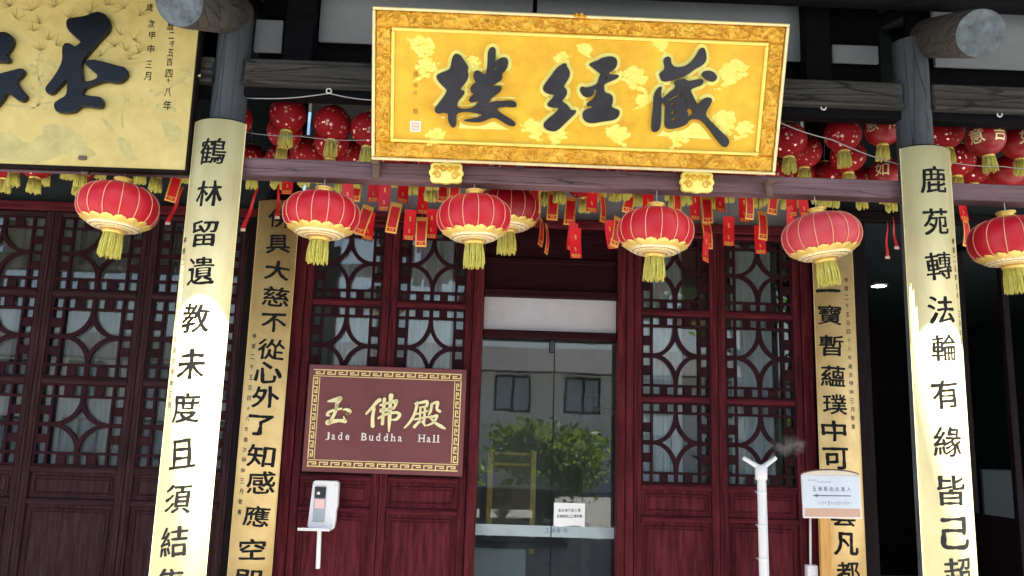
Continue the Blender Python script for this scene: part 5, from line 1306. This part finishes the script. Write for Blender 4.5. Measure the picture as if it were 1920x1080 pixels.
def tree(name, X, Y, H, rad, zc, n, label, seed, leaf=.11, droop=.8):
    rnd = random.Random(seed); root = tag(empty(name, (X, Y, -.15)), label, 'tree')
    m = MB(); m.tube([(X, Y, -.15), (X+.08, Y, H*.25), (X-.05, Y+.05, H*.5), (X, Y, H*.8)], [.16, .13, .10, .04], 9)
    tips = []
    for i in range(16):
        a = i*2.4; z0 = H*rnd.uniform(.35, .7); r = rad*rnd.uniform(.5, .95)
        tip = (X+r*math.cos(a), Y+r*math.sin(a), zc+rnd.uniform(-.2, .9)*rad*.6); tips.append(tip)
        m.tube([(X, Y, z0), (X+r*.5*math.cos(a), Y+r*.5*math.sin(a), z0+.4), tip], [.05, .03, .012], 6)
    m.build('trunk', M['trunk'], root)
    vs, fs = [], []
    cl = []
    for i in range(n//45):
        t = rnd.choice(tips); cl.append((t[0]+rnd.gauss(0, rad*.22), t[1]+rnd.gauss(0, rad*.22), t[2]+rnd.gauss(0, rad*.2)))
    for c in cl:
        for k in range(45):
            z = c[2]+rnd.gauss(0, .14)-abs(rnd.gauss(0, .35))*droop
            p = Vector((c[0]+rnd.gauss(0, .2), c[1]+rnd.gauss(0, .2), z)); a = Vector((rnd.gauss(0, 1), rnd.gauss(0, 1), rnd.gauss(0, 1)-1.0*droop)).normalized(); b_ = a.orthogonal().normalized(); b_ = b_*math.cos(k)+a.cross(b_)*math.sin(k)
            l = leaf*rnd.uniform(.7, 1.4); o = len(vs); vs += [p-a*l, p+b_*l*.4, p+a*l, p-b_*l*.4]; fs.append([o, o+1, o+2, o+3])
    MB().add(vs, fs).build('crown', M['foliage'], root)
tree('courtyard_tree', .95, -13.0, 2.3, 1.0, 1.45, 3600, 'green drooping courtyard tree mirrored in the glass door', 2)
tree('courtyard_tree', -1.9, -15.5, 2.0, .8, 1.2, 2600, 'smaller courtyard tree mirrored at the left of the glass door', 6)
tree('added_shade_tree', 4.6, -8.8, 7.5, 3.0, 6.2, 16000, 'tall spreading tree added unseen behind the viewer to shade the courtyard', 31, .17, .4)  # added out of view to shade the ground mirrored in the door
pt = tag(empty('potted_plant', (-.25, -6.9, -.15)), 'potted plant with pale narrow leaves mirrored low in the glass door', 'plant')
MB().lathe([(.14, 0), (.2, .3), (.23, .34), (.20, .34), (.18, .3), (.0, .3)], 24, c=(-.25, -6.9, -.15)).build('pot', M['clay'], pt)
m = MB(); rnd = random.Random(4)
for i in range(26):
    a = rnd.uniform(0, 6.28); l = rnd.uniform(.5, .85); P = []
    for k in range(7):
        t = k/6; rr = l*.55*t*t+.03; P.append(Vector((-.25+rr*math.cos(a), -6.9+rr*math.sin(a), .15+l*(t*1.35-.75*t*t))))
    sd_ = Vector((-math.sin(a), math.cos(a), 0)); vs = []
    for k, p in enumerate(P): w = .020*math.sin(math.pi*(.08+.9*k/6)); vs += [p-sd_*w, p+sd_*w]
    m.add(vs, [[2*k, 2*k+1, 2*k+3, 2*k+2] for k in range(6)], True)
m.build('leaves', M['palm'], pt)

ib = tag(empty('incense_burner', (.1, -7.9, -.15)), 'big bronze incense burner on a stone base mirrored low in the glass door', 'incense burner')
MB().box(-1.1, 1.0, -8.6, -7.6, -.15, .25, .02).build('stone_base', M['floor'], ib)
MB().add([(-.7, -8.4, .45), (.6, -8.4, .45), (.6, -7.8, .45), (-.7, -7.8, .45), (-.85, -8.5,   .80), (.75, -8.5, .80), (.75, -7.7, .80), (-.85, -7.7, .80)],
         [[0, 3, 2, 1], [0, 1, 5, 4], [1, 2, 6, 5], [2, 3, 7, 6], [3, 0, 4, 7]]).build('basin', M['bronze'], ib)
MB().box(-.9, .8, -8.55, -7.65, .801, .85, .015).build('rim', M['bronze'], ib)
for x in (-.55, .45):
    for y in (-8.3, -7.9): MB().cyl((x, y, .251), (x, y, .449), .09, .11, n=14).build('leg', M['bronze'], ib)

sx, sy = 2.88, -.95  # shrub added out of view to cast shade on the right board's foot
ps = tag(empty('added_shrub', (sx, sy, 0)), 'clipped potted shrub added beyond the right edge to shade the right gold board', 'plant')
MB().lathe([(.16, 0), (.24, .40), (.27, .44), (.24, .44), (.22, .38), (.0, .38)], 24, c=(sx, sy, 0)).build('pot', M['clay'], ps)
MB().tube([(sx, sy, .35), (sx+.02, sy, 1.0), (sx, sy, 1.6)], [.035, .03, .02], 8).build('stem', M['trunk'], ps)
rnd = random.Random(9); vs, fs = [], []
for k in range(1700):
    d = Vector((rnd.gauss(0, 1), rnd.gauss(0, 1), rnd.gauss(0, 1))).normalized()*rnd.uniform(.5, 1)
    p = Vector((sx, sy, 1.58))+Vector((d.x*.36, d.y*.36, d.z*.46)); a = Vector((rnd.gauss(0, 1), rnd.gauss(0, 1), rnd.gauss(0, 1))).normalized(); b_ = a.orthogonal().normalized()
    o = len(vs); vs += [p-a*.06, p+b_*.025, p+a*.06, p-b_*.025]; fs.append([o, o+1, o+2, o+3])
MB().add(vs, fs).build('foliage', M['foliage'], ps)
